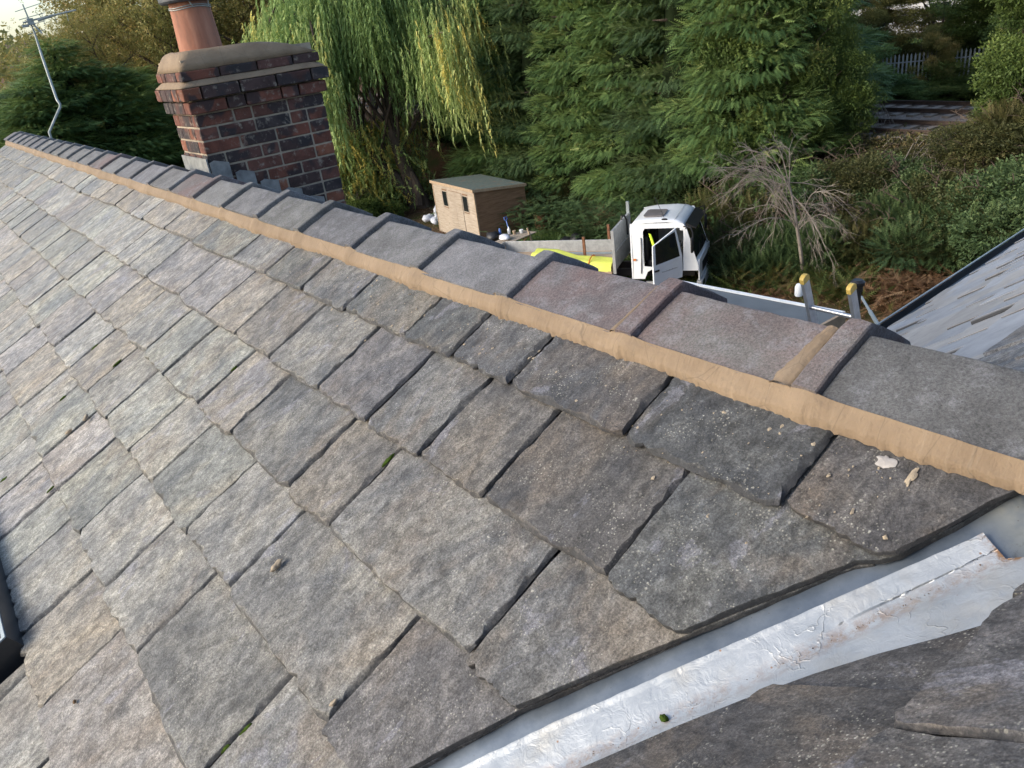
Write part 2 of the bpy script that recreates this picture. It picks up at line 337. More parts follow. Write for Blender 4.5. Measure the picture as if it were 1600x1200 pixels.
M['deadfern']=leafmat('dead_fern',[(0,(.08,.045,.025)),(.6,(.19,.105,.055)),(1,(.28,.19,.11))])
M['grass']=leafmat('grass_blades',[(0,(.035,.07,.015)),(.6,(.08,.15,.03)),(1,(.16,.2,.07))])
M['litter']=leafmat('fallen_leaves',[(0,(.05,.03,.018)),(.6,(.16,.09,.05)),(1,(.32,.24,.16))],.1)
M['core']=simple('inner_blocker_dark',(.010,.016,.007),1.,.5,4,spec=.05)  # near-black green for solid hulls added inside crowns to block light

# ------------------------------------------------------------------ roof frames
cp, sp_ = math.cos(SP), math.sin(SP); cq, sq = math.cos(SQ), math.sin(SQ)
DQ = 0.0840147
def frame(o, u, v, n):
    return Matrix(((u[0],v[0],n[0],o[0]),(u[1],v[1],n[1],o[1]),(u[2],v[2],n[2],o[2]),(0,0,0,1)))
FP = frame((0,0,0),(0,1,0),(-cp,0,-sp_),(-sp_,0,cp))           # local x along the ridge, y down the slope
FQ = frame((0,.02*sq,DQ/cq+.02*cq),(1,0,0),(0,cq,-sq),(0,sq,cq))            # cross slope beside the camera
# far continuation of the cross slope
_d = Vector((.999,.045,0)).normalized(); _e = Vector((4.94,3.24,-2.3)); _o = Vector((0,.22,0))
_n = _d.cross(_e-_o).normalized(); _n = _n if _n.z>0 else -_n
_v = _n.cross(_d)
FR = frame(_o,_d,_v,_n)
FB = frame((0,0,0),(0,-1,0),(cp,0,-sp_),(sp_,0,cp))             # hidden back slope of the main roof
def fr_pt(Fm, x, y, h=0): return Fm @ Vector((x,y,h))

def nz(x,y,z=0): return mnoise.noise(Vector((x,y,z)))
SLN=[0]
def slate_mesh(x0f, x1f, s0, s1, th=.009, quality=1.0, rag=.004, tailrag=.005, lift=0.0, tilt=0.0, cham=.010, origin=(0,0)):
    """one slate in roof coordinates: x from x0f(s) to x1f(s), from its head s0 to its tail s1."""
    SLN[0]+=1; sd=SLN[0]*7.31
    nv=max(4,int(14*quality)); w=x1f(s1)-x0f(s1); nu=max(4,int(12*quality))
    skew=random.uniform(-.012,.012)
    V=[];F=[]; ox,oy=origin
    def zt(s): return lift - .064*(s1-s)
    bite=[(random.uniform(.1,.9),random.uniform(.02,.06),random.uniform(.004,.016)) for _ in range(random.choice([0,1,1,2]))]
    def inset(k,t,side):   # chamfer width, ragged
        a=nz(t*9+sd,side*5.3,1.7)+.6*nz(t*27+sd,side*5.3,3.1)+.35*nz(t*70+sd,side*2.3,9.1)
        return cham*max(.15,(.55+1.1*a))
    for j in range(nv+1):
        t=j/nv
        for i in range(nu+1):
            q=i/nu
            st=s1 + tailrag*(nz(q*3+sd,4.4)+.7*nz(q*11+sd,1.4)+.5*nz(q*33+sd,1.1)) + skew*(q-.5)
            for (bq,bw,bd) in bite: st -= bd*max(0,1-abs(q-bq)/bw)
            # rounded, chipped corners
            st -= .010*max(0,(abs(q-.5)-.47)/.03)*random.uniform(.3,1.2)
            s=s0+(st-s0)*t
            a=x0f(s)+rag*(nz(s*9+sd,7.7)+.7*nz(s*40+sd,2.7)); b=x1f(s)+rag*(nz(s*9+sd,-7.7)+.7*nz(s*40+sd,-2.7))
            ci=inset(0,t,1) ; cj=inset(0,t,2)*.5; ct=inset(0,q,3)*.9
            x=(a+ci)+((b-cj)-(a+ci))*q
            s2=s-ct*t**6
            z=zt(s2)+tilt*(q-.5)+.0012*nz(x*4+sd,s2*3)+.0009*nz(x*16,s2*7+sd)
            V.append((x-ox,s2-oy,z))
    def id(i,j): return j*(nu+1)+i
    for j in range(nv):
        for i in range(nu): F.append((id(i,j),id(i+1,j),id(i+1,j+1),id(i,j+1)))
    ring=[(0,j) for j in range(nv+1)]+[(i,nv) for i in range(1,nu+1)]+[(nu,j) for j in range(nv-1,-1,-1)]
    rings=[[id(i,j) for i,j in ring]]
    for lvl,(ofs,dz) in enumerate(((.45,-.38),(.92,-.8),(1.0,-1.0))):
        cur=[]
        for (i,j) in ring:
            t=j/nv;q=i/nu; x,y,z=V[id(i,j)]
            dx=dy=0
            if i==0: dx=-inset(0,t,1)
            elif i==nu: dx=inset(0,t,2)*.5
            if j==nv: dy=inset(0,q,3)*.9
            r=1+.5*nz(t*31+q*31+sd,lvl*3.3)
            cur.append(len(V)); V.append((x+dx*ofs*(r if lvl<2 else 1),y+dy*ofs*(r if lvl<2 else 1),z+dz*th*(r if lvl<1 else 1)))
        rings.append(cur)
    for a,b in zip(rings,rings[1:]):
        for k in range(len(a)-1): F.append((a[k],b[k],b[k+1],a[k+1]))
    F.append(tuple(rings[-1])); nrim=(nu+1)*(nv+1)
    me=bpy.data.meshes.new('slate'); me.from_pydata(V,[],F)
    me.polygons.foreach_set('use_smooth',[True]*len(F))
    ca=me.color_attributes.new('rim','FLOAT_COLOR','POINT'); rv_=np.zeros((len(V),4),np.float32); rv_[nrim:,:3]=1.0; rv_[:,3]=1; ca.data.foreach_set('color',rv_.ravel())
    try: me.set_sharp_from_angle(angle=math.radians(28))
    except Exception: pass
    return me,V,F
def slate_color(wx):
    """stone and lichen tint with sky glare painted in, paler away from the valley."""
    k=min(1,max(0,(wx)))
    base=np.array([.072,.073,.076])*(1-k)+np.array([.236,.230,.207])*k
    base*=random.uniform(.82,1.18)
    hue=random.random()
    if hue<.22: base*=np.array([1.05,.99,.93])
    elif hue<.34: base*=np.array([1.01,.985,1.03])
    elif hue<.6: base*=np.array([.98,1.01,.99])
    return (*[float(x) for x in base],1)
# ================================================================== HOUSE
house=empty('house',(0,6,-8),0,'slate roofed house under the camera with tan mortared ridge and brick chimney','house')
ycut=lambda s: float(np.interp(s,[-.1,.213,.379,.397,.634,.912,1.097,4.5],[.19,.378,.462,.499,.656,.836,.932,3.05]))
slope=MB()
slope.add([fr_pt(FP,ycut(.0)-.02,0.0,-.05),fr_pt(FP,12.2,0.0,-.05),fr_pt(FP,12.2,4.4,-.05),fr_pt(FP,ycut(4.4)-.02,4.4,-.05),
           fr_pt(FP,ycut(.0)-.02,0.0,-.12),fr_pt(FP,12.2,0.0,-.12),fr_pt(FP,12.2,4.4,-.12),fr_pt(FP,ycut(4.4)-.02,4.4,-.12)],
          [(0,1,2,3),(7,6,5,4),(0,4,5,1),(1,5,6,2),(2,6,7,3),(3,7,4,0)])
roofP=slope.build('roof_slope',M['underlay'],house,Matrix.Identity(4))
JO={0:[.653,1.019,1.409,1.668,1.91,2.297,2.644,3.356,3.924,4.411,4.86,5.138,5.568,6.032,6.665,6.918,7.512,8.496],
1:[.847,1.228,1.489,1.754,2.066,2.436,2.78,3.105,3.498,4.016,4.338,4.622,5.279,5.75,6.163,7.003,7.607,8.542],
2:[.982,1.568,1.819,2.272,2.577,2.971,3.293,3.705,4.054,4.462,4.951,5.387,5.977,6.437,7.299],
3:[1.154,1.702,2.054,2.412,2.706,3.072,3.42,3.786,4.189,4.678,5.107,5.614],
4:[1.333,1.812,2.156,2.534,2.899,3.215,3.589,3.847,4.372],
5:[1.96,2.316,2.676]}
# joints whose spacing shows that two slates share one long stretch are split once more
G=.2650; S0=.379; YEND=12.2
def fill(js,upto,lo=.24,hi=.44):
    out=[]
    for a,b in zip(js,js[1:]):
        out.append(a)
        if b-a>.60: 
            k=2 if b-a<.95 else 3
            for q in range(1,k): out.append(a+(b-a)*(q/k)+random.uniform(-.03,.03))
    out.append(js[-1])
    while out[-1]<upto-.5: out.append(out[-1]+random.uniform(lo,hi))
    out.append(upto); return out
slist=[]; stuffV=[]; stuffF=[]
mottled={}
for k in range(15):
    st=S0+G*k
    if k in JO: js=list(JO[k])
    else:
        js=[ycut(st)+random.uniform(.25,.4)]
    js=fill(js,YEND)
    if k==2: js=[j for j in js if not (1.2<j<1.35)]
    js=[None]+js
    for a,b in zip(js,js[1:]):
        slist.append((k,st,a,b))
# a roof window interrupts the lower courses
WIN=(2.262,3.18,1.692,2.70)   # x0,x1,s0,s1
def keep(k,st,a,b):
    a2=a if a is not None else ycut(st)
    return not (a2<WIN[1]-.02 and b>WIN[0]+.02 and st-.1>WIN[2] and st-.26<WIN[3])
slist2=[]
for (k,st,a,b) in slist:
    if a is not None and not keep(k,st,a,b):
        if b>WIN[1]+.06 and a<WIN[1]: slist2.append((k,st,WIN[1]+.03,b))
        if a<WIN[0]-.06 and b>WIN[0]: slist2.append((k,st,a,WIN[0]-.03))
    else: slist2.append((k,st,a,b))
slist2.sort(key=lambda e:( (e[3]-0)**2+(e[1]*.8)**2 ))
n_sl=0; deferred=[]
for (k,st,a,b) in slist2:
    gap=random.uniform(.002,.0065)
    s_tail=st+random.uniform(-.005,.005); s_head=max(.03,st-.52)
    tl=random.uniform(-.012,.012)
    y_mid=((a or ycut(st))+b)/2
    if a is None: x0=lambda s: ycut(s)
    else:
        x0=lambda s,a=a,tl=tl,st=st,gap=gap: max(a+gap+tl*(st-s), ycut(s))
    tr=random.uniform(-.012,.012)
    x1=lambda s,b=b,tr=tr,st=st,gap=gap: b-gap+tr*(st-s)
    ql=1.0 if y_mid<2.6 and k<8 else (.6 if y_mid<5 else .38)
    if ql==1.0: ql=1.9 if y_mid<1.9 else 1.4
    org=(y_mid,st)
    me,V,F=slate_mesh(x0,x1,s_head,s_tail,th=random.uniform(.0085,.0135),quality=ql,rag=.0035,tailrag=.0065,lift=random.uniform(-.002,.002),
                      tilt=random.uniform(-.004,.004),cham=(.015 if a is not None else .003),origin=org)
    if n_sl<299:
        o=link('slate',me,M['slate'],roofP,FP@Matrix.Translation((org[0],org[1],0)))
        wx=(y_mid-.75)/1.9*.55+(st-.6)*.62  # weight of the pale end: lichen tan plus painted sky glare
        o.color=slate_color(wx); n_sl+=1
    else:
        b0=len(stuffV); stuffV+=[tuple(fr_pt(FP,v[0]+org[0],v[1]+org[1],v[2])) for v in V]; stuffF+=[tuple(i+b0 for i in f) for f in F]
        bpy.data.meshes.remove(me)
if stuffV:
    o=link('lower_slate_courses',pydata('lower_slate_courses',stuffV,stuffF,False),M['slate'],roofP,Matrix.Identity(4)); o['kind']='stuff'; o.color=(.19,.185,.165,1)
# ---- cross slope (near part), right of the valley
ctl=lambda y: float(np.interp(y,[-1.0,.259,.334,.426,.477,.566,.70,2.8],[1.40,-.392,-.458,-.532,-.590,-.715,-.915,-4.05]))        # x of the slate cut at world y
cutQ=lambda s: ctl(s*cq)                                    # slope coordinate s -> world y = s*cos
slope=MB(); P_=[(ctl(-.9)+0.1,-.9/cq),(-3.4,-.9/cq),(-3.4,2.6/cq),(ctl(2.6),2.6/cq)]
slope.add([fr_pt(FQ,x,y,-.045) for x,y in P_]+[fr_pt(FQ,x,y,-.12) for x,y in P_],[(0,1,2,3),(7,6,5,4),(0,4,5,1),(1,5,6,2),(2,6,7,3),(3,7,4,0)])
roofQ=slope.build('roof_slope',M['underlay'],house,Matrix.Identity(4))
tq=.262/cq
for k in range(-3,7):
    st=tq+G*k
    xr=cutQ(st)
    if k==0: js=[-.69,-1.02,-1.4]
    elif k==1: js=[-.60,-.93,-1.3]
    elif k==-1: js=[-.47,-.86,-1.2]
    else:
        js=[xr-random.uniform(.2,.35)]
    while js[-1]>-3.2: js.append(js[-1]-random.uniform(.26,.42))
    js=[None]+js
    for a,b in zip(js,js[1:]):
        g=.003
        x1=(lambda s: cutQ(s)) if a is None else (lambda s,a=a: min(a-g,cutQ(s)))
        x0=lambda s,b=b: b+g
        if x1(st)-x0(st)<.03: continue
        org=(b+.15,st)
        near=abs(st-.3)<.5 and b>-1.2
        me,V,F=slate_mesh(x0,x1,st-.52,st+random.uniform(-.004,.004),th=.009,quality=1.9 if near else .5,rag=.003,tailrag=.007,lift=0,tilt=random.uniform(-.004,.004),cham=.008,origin=org)
        o=link('slate',me,M['slate'],roofQ,FQ@Matrix.Translation((org[0],org[1],0)))
        bb=random.uniform(.80,1.15)*{0:1.25,1:.72}.get(k,1.0); o.color=(.088*bb,.084*bb,.083*bb,1)
# ---- cross slope, part beyond the ridge
SE=4.62                                             # slope length to the eaves
_sl=(_e-_o).dot(_v); SE=_sl
slope=MB(); P_=[(0.05,-3),(24,-3),(24,SE),(0.4,SE)]
slope.add([fr_pt(FR,x,y,-.045) for x,y in P_]+[fr_pt(FR,x,y,-.13) for x,y in P_],[(0,1,2,3),(7,6,5,4),(0,4,5,1),(1,5,6,2),(2,6,7,3),(3,7,4,0)])
roofR=slope.build('roof_slope',M['underlay'],house,Matrix.Identity(4))
cnt=0; sV=[];sF=[]
for k in range(0,17):
    st=SE-.0-G*k
    if st<.3: break
    x=max(.5,(st*.77)/.75*.62)+random.uniform(0,.2)
    while x<19:
        w=random.uniform(.26,.46); x0=lambda s,x=x: x; x1=lambda s,x=x,w=w: x+w-.014
        vis = x<13
        me,V,F=slate_mesh(x0,x1,st-.5,st+random.uniform(-.012,.012),th=random.uniform(.016,.028),quality=.45,rag=.006,tailrag=.014,lift=random.uniform(-.003,.012),tilt=random.uniform(-.02,.02),cham=.007,origin=(x,st))
        if cnt<299 and vis:
            o=link('slate',me,M['slatefar'],roofR,FR@Matrix.Translation((x,st,0))); cnt+=1
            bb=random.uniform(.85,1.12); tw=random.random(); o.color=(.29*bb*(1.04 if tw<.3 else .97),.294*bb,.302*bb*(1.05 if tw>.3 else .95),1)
        else:
            b0=len(sV); sV+=[tuple(fr_pt(FR,v[0]+x,v[1]+st,v[2])) for v in V]; sF+=[tuple(i+b0 for i in f) for f in F]; bpy.data.meshes.remove(me)
        x+=w
if sV:
    o=link('far_slate_courses',pydata('far_slate_courses',sV,sF),M['slate'],roofR,Matrix.Identity(4)); o['kind']='stuff'; o.color=(.165,.167,.172,1)
# eaves gutter of the cross wing
gb=MB(); prof=[(-.02,-.02),(.0,-.10),(.06,-.125),(.12,-.10),(.13,-.03),(.122,-.03),(.11,-.09),(.06,-.112),(.01,-.09),(-.01,-.02)]
NV=len(prof); V=[]; 
Vh=Vector((_v.x,_v.y,0)).normalized()
for X in (.8,24.):
    b=fr_pt(FR,X,SE,0)
    for (a,z) in prof: V.append(b+Vh*a+Vector((0,0,z)))
gb.add(V,[(i,(i+1)%NV,(i+1)%NV+NV,i+NV) for i in range(NV)]+[tuple(range(NV))[::-1],tuple(range(NV,2*NV))])
gut=gb.build('gutter',M['fascia'],house,Matrix.Identity(4))
gb=MB(); b0=fr_pt(FR,.8,SE,0)+Vh*.138+Vector((0,0,-.02)); b1=fr_pt(FR,24.,SE,0)+Vh*.138+Vector((0,0,-.02)); gb.tube([b0,b1],.009,6); gb.build('gutter_bead',M['gutter_edge'],gut,Matrix.Identity(4))
# ---- hidden back slope of the main roof
slope=MB(); P_=[(-12.2,0),(-1.0,0),(-2.4,4.4),(-12.2,4.4)]
slope.add([fr_pt(FB,x,y,-.045) for x,y in P_]+[fr_pt(FB,x,y,-.12) for x,y in P_],[(0,1,2,3),(7,6,5,4),(0,4,5,1),(1,5,6,2),(2,6,7,3),(3,7,4,0)])
roofB=slope.build('roof_slope',M['underlay'],house,Matrix.Identity(4))
sV=[];sF=[]
for k in range(15):
    st=S0+G*k; x=-12.15
    while x<-.95-.33*st:
        w=random.uniform(.26,.4)
        me,V,F=slate_mesh(lambda s:x,lambda s:x+w-.006,max(.03,st-.5),st,quality=.3,origin=(0,0),cham=.005); bpy.data.meshes.remove(me)
        b0=len(sV); sV+=[tuple(fr_pt(FB,*v)) for v in V]; sF+=[tuple(i+b0 for i in f) for f in F]; x+=w
o=link('back_slate_courses',pydata('back_slate_courses',sV,sF),M['slate'],roofB,Matrix.Identity(4)); o['kind']='stuff'; o.color=(.19,.185,.17,1)
# ---- walls of the house
wb=MB(); wb.box((-3.7,2.5,-8),(3.7,12.0,-2.1)); wb.prism([(-3.7,-2.1),(3.7,-2.1),(0,-.22)],11.6,12.0)
wb.build('wall',M['wall'],house,Matrix.Identity(4))
wb=MB(); wb.box((-6.,-5.5,-8),(22.,2.9,-2.55)); wb.build('wall',M['wall'],house,Matrix.Identity(4))

# ---- valley gutter and flashing tape
A0=Vector((-.241,.331,-.151)); VD=Vector((-.5245,.3504,-.2778)).normalized()
nP=Vector((-sp_,0,cp)); nQ=Vector((0,sq,cq))
wP=nP.cross(VD); wP = wP if wP.y>0 else -wP; wP.normalize()
wQ=nQ.cross(VD); wQ = wQ if wQ.y<0 else -wQ; wQ.normalize()
def sheet(name,mat,t0,t1,prof,nl,lift,amp,freq,attrs=None,parent=house,ragtop=0,skew=None):
    V=[];F=[]; n=len(prof); at={k:[] for k in (attrs or {})}
    for i in range(nl+1):
        t=t0+(t1-t0)*i/nl
        for j,(side,d,up) in enumerate(prof):
            tt=t
            if skew: tt=t+skew(side*d)*(1-i/nl)**3
            if ragtop and i==0: tt=t+ragtop*nz(j*.7,3.3)+.01*nz(j*2.1,1.3)
            w=wP if side>0 else wQ; nh=(nP+nQ).normalized(); nn=(nP if side>0 else nQ) if d>1e-6 else nh/nh.dot(nP)
            p=A0+VD*tt+w*d+nn*(lift+up)
            p+=nn*amp*(nz(tt*freq,d*freq*side*1.3)+.5*nz(tt*freq*2.7,d*freq*2.9*side,4)+.3*nz(tt*freq*6,d*freq*6*side,9))
            V.append(p)
            for k,fn in (attrs or {}).items(): at[k].append(fn(tt,side*d))
    for i in range(nl):
        for j in range(n-1): F.append((i*n+j,i*n+j+1,(i+1)*n+j+1,(i+1)*n+j))
    me=pydata(name,V,F,True)
    for k,vals in at.items():
        ca=me.color_attributes.new(k,'FLOAT_COLOR','POINT'); ca.data.foreach_set('color',np.array([[v,v,v,1] for v in vals],dtype=np.float32).ravel())
    return link(name,me,mat,parent,Matrix.Identity(4))
def lin(a,b,n): return [a+(b-a)*i/(n-1) for i in range(n)]
prof=[(1,d,-max(0,d-.11)*.22) for d in lin(.26,.01,14)]+[(1,0,0)]+[(-1,d,-d*.26) for d in lin(.01,.27,10)]
sheet('valley_gutter',M['valley'],-.42,3.6,prof,200,-.016,.0015,9,
  {'stain':lambda t,d: max(0,min(1,(.02-t)/.1)),'grime':lambda t,d: (max(0,1-abs(d-.005)/.02) if t<.05 else 0)*.9+max(0,1-abs(d-(.118+.02*nz(t*9,0)))/.02)*.35})
prof=[(1,d,(.002 if d>.062 else 0)) for d in lin(.068,.012,14)]+[(1,0,0)]+[(-1,d,-d*.22) for d in lin(.012,.20,28)]
# the tape tapers: it leaves more bare metal near the ridge
tape=sheet('flashing_tape',M['tape'],.015,3.2,prof,420,-.0075,.0016,17,{'grime':lambda t,d: max(0,1-abs(d+.002)/.020)*(.6+.5*nz(t*6,2))+ max(0,1-(t-.015+ (abs(min(0,d))*1.5))/.012)},ragtop=.0,skew=lambda d: (d*1.6 if d<0 else 0))
me=tape.data
for v_ in me.vertices:
    t=(v_.co-A0).dot(VD); rel=v_.co-(A0+VD*t); d=rel.dot(wP)
    if d>0.02: v_.co += wP*(d/.068)*(-.024+.030*min(1,t/.75)) ; v_.co+=wP*.0012*nz(t*40,0)
# dirt crumbs and a moss tuft along the crease
def blob(name,p,r,mat,parent,flat=.6,seed=0,sub=2):
    bm=bmesh.new(); bmesh.ops.create_icosphere(bm,subdivisions=sub,radius=1)
    for vv in bm.verts:
        k=1+.35*nz(vv.co.x*1.7+seed,vv.co.y*1.7,vv.co.z*1.7)+.18*nz(vv.co.x*5+seed,vv.co.y*5,vv.co.z*5)
        vv.co=Vector((vv.co.x*k*r[0],vv.co.y*k*r[1],vv.co.z*k*r[2]))
    me=bpy.data.meshes.new(name); bm.to_mesh(me); bm.free(); me.polygons.foreach_set('use_smooth',[True]*len(me.polygons))
    return link(name,me,mat,parent,Matrix.Translation(Vector(p)))
dV=MB()
for i in range(120):
    t=random.uniform(.0,1.2); d=random.gauss(0,.003); r=random.uniform(.0006,.0022); p=A0+VD*t+(wP if d>0 else wQ)*abs(d)+Vector((0,0,-.007))
    dV.add([p+Vector((random.uniform(-1,1),random.uniform(-1,1),random.uniform(-.2,1)))*r for _ in range(4)],[(0,1,2),(0,2,3),(0,3,1),(1,3,2)])
o=dV.build('crease_dirt',M['dirt'],house,Matrix.Identity(4)); o['kind']='stuff'

# ---- ridge tiles
TX,TZ=-.160,-.060; AX,AZ=0.,.004; TL=.45; TY0=.700
fw=(Vector((TX,0,TZ))-Vector((AX,0,AZ))); LW=fw.length; fd=fw.normalized(); fn=Vector((fd.z,0,-fd.x)); fn = fn if fn.z>0 else -fn
def ridge_profile(extra=0.0, n=7):
    """outer profile from the near foot over a rounded apex to the far foot, as (x,z)"""
    pts=[]
    for i in range(n): 
        t=i/(n-1); p=Vector((TX,0,TZ)).lerp(Vector((AX,0,AZ)),t*.95)+fn*(extra+.002*math.sin(t*PI)); pts.append((p.x,p.z))
    r=[(-x,AZ+(z-AZ)*1.5) for x,z in pts[::-1]]
    mid=[(0.,AZ+extra-.0015)]
    return pts+mid+r
def tile_mesh(seed,fine=True):
    V=[];F=[]; 
    ys=[]; CW=.050
    # tile body from y=CW..TL ; collar 0..CW raised
    ny=18 if fine else 5
    ys=[(0.,.013),(.003,.0165),(CW*.5,.018),(CW-.004,.0165),(CW,.013),(CW+.003,-.004),(CW+.009,-.004),(CW+.013,0.)]+[(CW+.013+(TL-.004-CW-.013)*i/ny,0.) for i in range(1,ny+1)]
    rows=[]
    for (y,e) in ys:
        P=ridge_profile(e, 9 if fine else 5); rows.append(len(P))
        for i,(x,z) in enumerate(P):
            a=.0016 if fine else .0
            dx=a*nz(x*30+seed,y*30,1); dz=a*nz(x*30+seed,y*30,5)+(.003*nz(x*6+seed,y*5,2))
            V.append((x+dx,y+(.004*nz(x*9+seed,3.) if e>.005 else 0),z+dz))
    n=rows[0]; m=len(ys)
    for j in range(m-1):
        for i in range(n-1): F.append((j*n+i,j*n+i+1,(j+1)*n+i+1,(j+1)*n+i))
    # inner skin
    b=len(V)
    for (y,e) in (ys[0],ys[-1]):
        for (x,z) in ridge_profile(-.016, 9 if fine else 5): V.append((x*1.0,y,z))
    for i in range(n-1): F.append((i+1,i,b+i,b+i+1)); F.append(((m-1)*n+i,(m-1)*n+i+1,b+n+i+1,b+n+i)); F.append((b+i,b+i+1,b+n+i+1,b+n+i)[::-1])
    F.append(tuple([j*n for j in range(m)]+[b+n,b])); F.append(tuple([j*n+n-1 for j in range(m)][::-1]+[b+n-1,b+2*n-1]))
    me=pydata('ridge_tile',V,F,True)
    try: me.set_sharp_from_angle(angle=math.radians(32))
    except Exception: pass
    return me
meshes=[tile_mesh(s*3.1,True) for s in range(4)]; coarse=[tile_mesh(s*3.1,False) for s in range(3)]
tcol=[(.105,.105,.112),(.145,.118,.116),(.118,.098,.100),(.150,.155,.160),(.135,.137,.147),(.12,.12,.128),(.13,.13,.127)]
for i in range(27):
    y=TY0+TL*(i-1)
    me=meshes[i%4] if i<8 else coarse[i%3]
    if y>YEND-.2: break
    o=link('ridge_tile',me,None,house,Matrix.Translation((random.uniform(-.002,.002),y,random.uniform(-.002,.003)+.010*min(1,max(0,(y-1.3)/2))))@Matrix.Rotation(random.uniform(-.006,.006),4,'Z'))
    c=tcol[i] if i<len(tcol) else tuple(random.choice([.125,.145,.135])*random.uniform(.92,1.12)*k for k in (1,1,1)); c=(c[0],c[0],c[0]*random.uniform(.94,1.04)); o.color=(*c,1)
    if len(me.materials)==0: me.materials.append(M['ridge'])
    if i in (1,2,9,14): o.material_slots[0].link='OBJECT'; o.material_slots[0].material=M['ridge_red']
# end of the row beside the cross wing
# ---- mortar bedding under the ridge tiles
V=[];F=[]; ys=[]
y=.20
while y<YEND: ys.append(y); y+= .006 if y<2.2 else (.012 if y<4.5 else .04)
prof_n=9
for y in ys:
    ph=((y-TY0)/TL)%1.0*TL     # distance past a joint
    col=math.exp(-((ph-.02)/.035)**2)+math.exp(-((ph-TL-.02)/.035)**2)
    rg=.010*nz(y*4,0)+.004*nz(y*19,3)+.006*nz(y*75,6)+.003*nz(y*190,2)
    sb=.206+rg+.007*col+.012*max(0,nz(y*1.3,8))
    foot=fr_pt(FP,y,sb,.000)
    top=Vector((TX,y,TZ))+fd*(-.004)+fn*(.001+.009*col+.002*nz(y*20,11))
    for j in range(prof_n):
        t=j/(prof_n-1)
        p=foot.lerp(top,t)
        bul=(.0025+.006*col)*math.sin(t*PI)**.8+.0025*nz(y*14,t*3)*math.sin(t*PI)
        nn=Vector((-.75,0,.66)).normalized()
        if j==0: p=fr_pt(FP,y,sb,-.012)
        V.append(p+nn*(bul if 0<j<prof_n-1 else (0 if j==0 else .002)))
for i in range(len(ys)-1):
    for j in range(prof_n-1): F.append((i*prof_n+j,i*prof_n+j+1,(i+1)*prof_n+j+1,(i+1)*prof_n+j))
link('ridge_mortar',pydata('ridge_mortar',V,F,True),M['mortar'],house,Matrix.Identity(4))
# mortar smears up the collars of the nearest joints
def smear(name,yc,w0,w1,t1,off,thick,seed):
    V=[];F=[];n=24;m=8
    for i in range(n):
        t=i/(n-1)*t1
        ww=(w0+(w1-w0)*t)*(1+.35*nz(t*9+seed,1))
        for j in range(m):
            q=j/(m-1)
            e=.020 if q>.62 else 0.0
            b=Vector((TX,0,TZ)).lerp(Vector((AX,0,AZ)),t)
            yy=yc+off*t+(.5-q)*ww+.003*nz(t*17+seed,q*3)
            zz=thick*math.sin(q*PI)**.6*(1-.3*t)-.002
            V.append(b+Vector((0,yy,0))+fn*(zz+.001))
    for i in range(n-1):
        for j in range(m-1): F.append((i*m+j,i*m+j+1,(i+1)*m+j+1,(i+1)*m+j))
    return link(name,pydata(name,V,F,True),M['mortar'],house,Matrix.Identity(4))
smear('mortar_smear',TY0+.050+.023,.058,.034,.97,-.006,.015,1)
smear('mortar_smear',TY0+TL+.050+.009,.026,.009,.95,0,.013,5)
smear('mortar_smear',TY0+2*TL+.050+.008,.020,.007,.95,0,.012,9)
for _k in range(3,17): smear('mortar_smear',TY0+_k*TL+.050+.005,.012,.005,.9 if _k%3 else .6,0,.010,14+_k)
# crumbs
def on_roof(y,s,h=.002): return fr_pt(FP,y,s,h)
def crumb(p,r,mat,name,label=None,cat=None,par=None,flat=.55):
    o=blob(name,p,(r,r*random.uniform(.5,.9),r*flat),mat,par,seed=random.random()*50,sub=2)
    o.matrix_basis=o.matrix_basis@Matrix.Rotation(random.random()*6,4,'Z')
    return tag(o,label,cat)
# ---- roof window at the left
x0,x1,s0,s1=WIN
fb=MB()
def fbx(a,b): 
    fb.box(a,b,FP)
H=.055
fbx((x0,s0,-.06),(x0+.055,s1,H)); fbx((x1-.055,s0,-.06),(x1,s1,H)); fbx((x0+.055,s0,-.06),(x1-.055,s0+.055,H)); fbx((x0+.055,s1-.055,-.06),(x1-.055,s1,H))
rw=fb.build('roof_window',M['fascia'],house,Matrix.Identity(4))
fb=MB()
for a,b in (((x0+.002,s0+.002,H),(x0+.012,s1-.002,H+.004)),((x0+.012,s0+.002,H),(x1-.012,s0+.012,H+.004)),((x1-.012,s0+.002,H),(x1-.002,s1-.002,H+.004))): fb.box(a,b,FP)
fb.build('frame_edge',M['gutter_edge'],rw,Matrix.Identity(4))
fb=MB(); fb.box((x0+.057,s0+.057,.02),(x1-.057,s1-.057,.045),FP); fb.build('pane',M['glass'],rw,Matrix.Identity(4))
fb=MB(); fb.box((x0-.03,s0-.03,-.036),(x1+.03,s0-.002,-.030),FP); fb.build('lead_apron',M['lead'],rw,Matrix.Identity(4))

# ================================================================== CHIMNEY
CHX,CHY=.125,4.86; CWX,CWY=.80,.46; CH=.075
core=MB(); zb=-.62
core.box((CHX+.005,CHY+.005,zb),(CHX+CWX-.005,CHY+CWY-.005,.60))
chim=core.build('chimney',M['oldmortar'],house,Matrix.Identity(4)); 
bmesh_cache={}
def brick_mesh(w,d,h,var):
    key=(round(w,3),round(d,3),round(h,3),var)
    if key in bmesh_cache: return bmesh_cache[key]
    b=MB(); b.box((0,0,0),(w,d,h),bev=.004)
    V=[Vector(v)+Vector((nz(v[0]*30+var,v[1]*30,v[2]*30),nz(v[0]*30,v[1]*30+var,v[2]*30),nz(v[0]*30,v[1]*30,v[2]*30+var)))*.003 for v in b.V]
    me=pydata('brick',V,b.F); bmesh_cache[key]=me; return me
bcols=[(.115,.052,.038),(.080,.042,.036),(.135,.056,.038),(.060,.040,.037),(.046,.040,.041),(.095,.052,.042),(.18,.078,.046),(.125,.060,.045),(.055,.038,.036)]
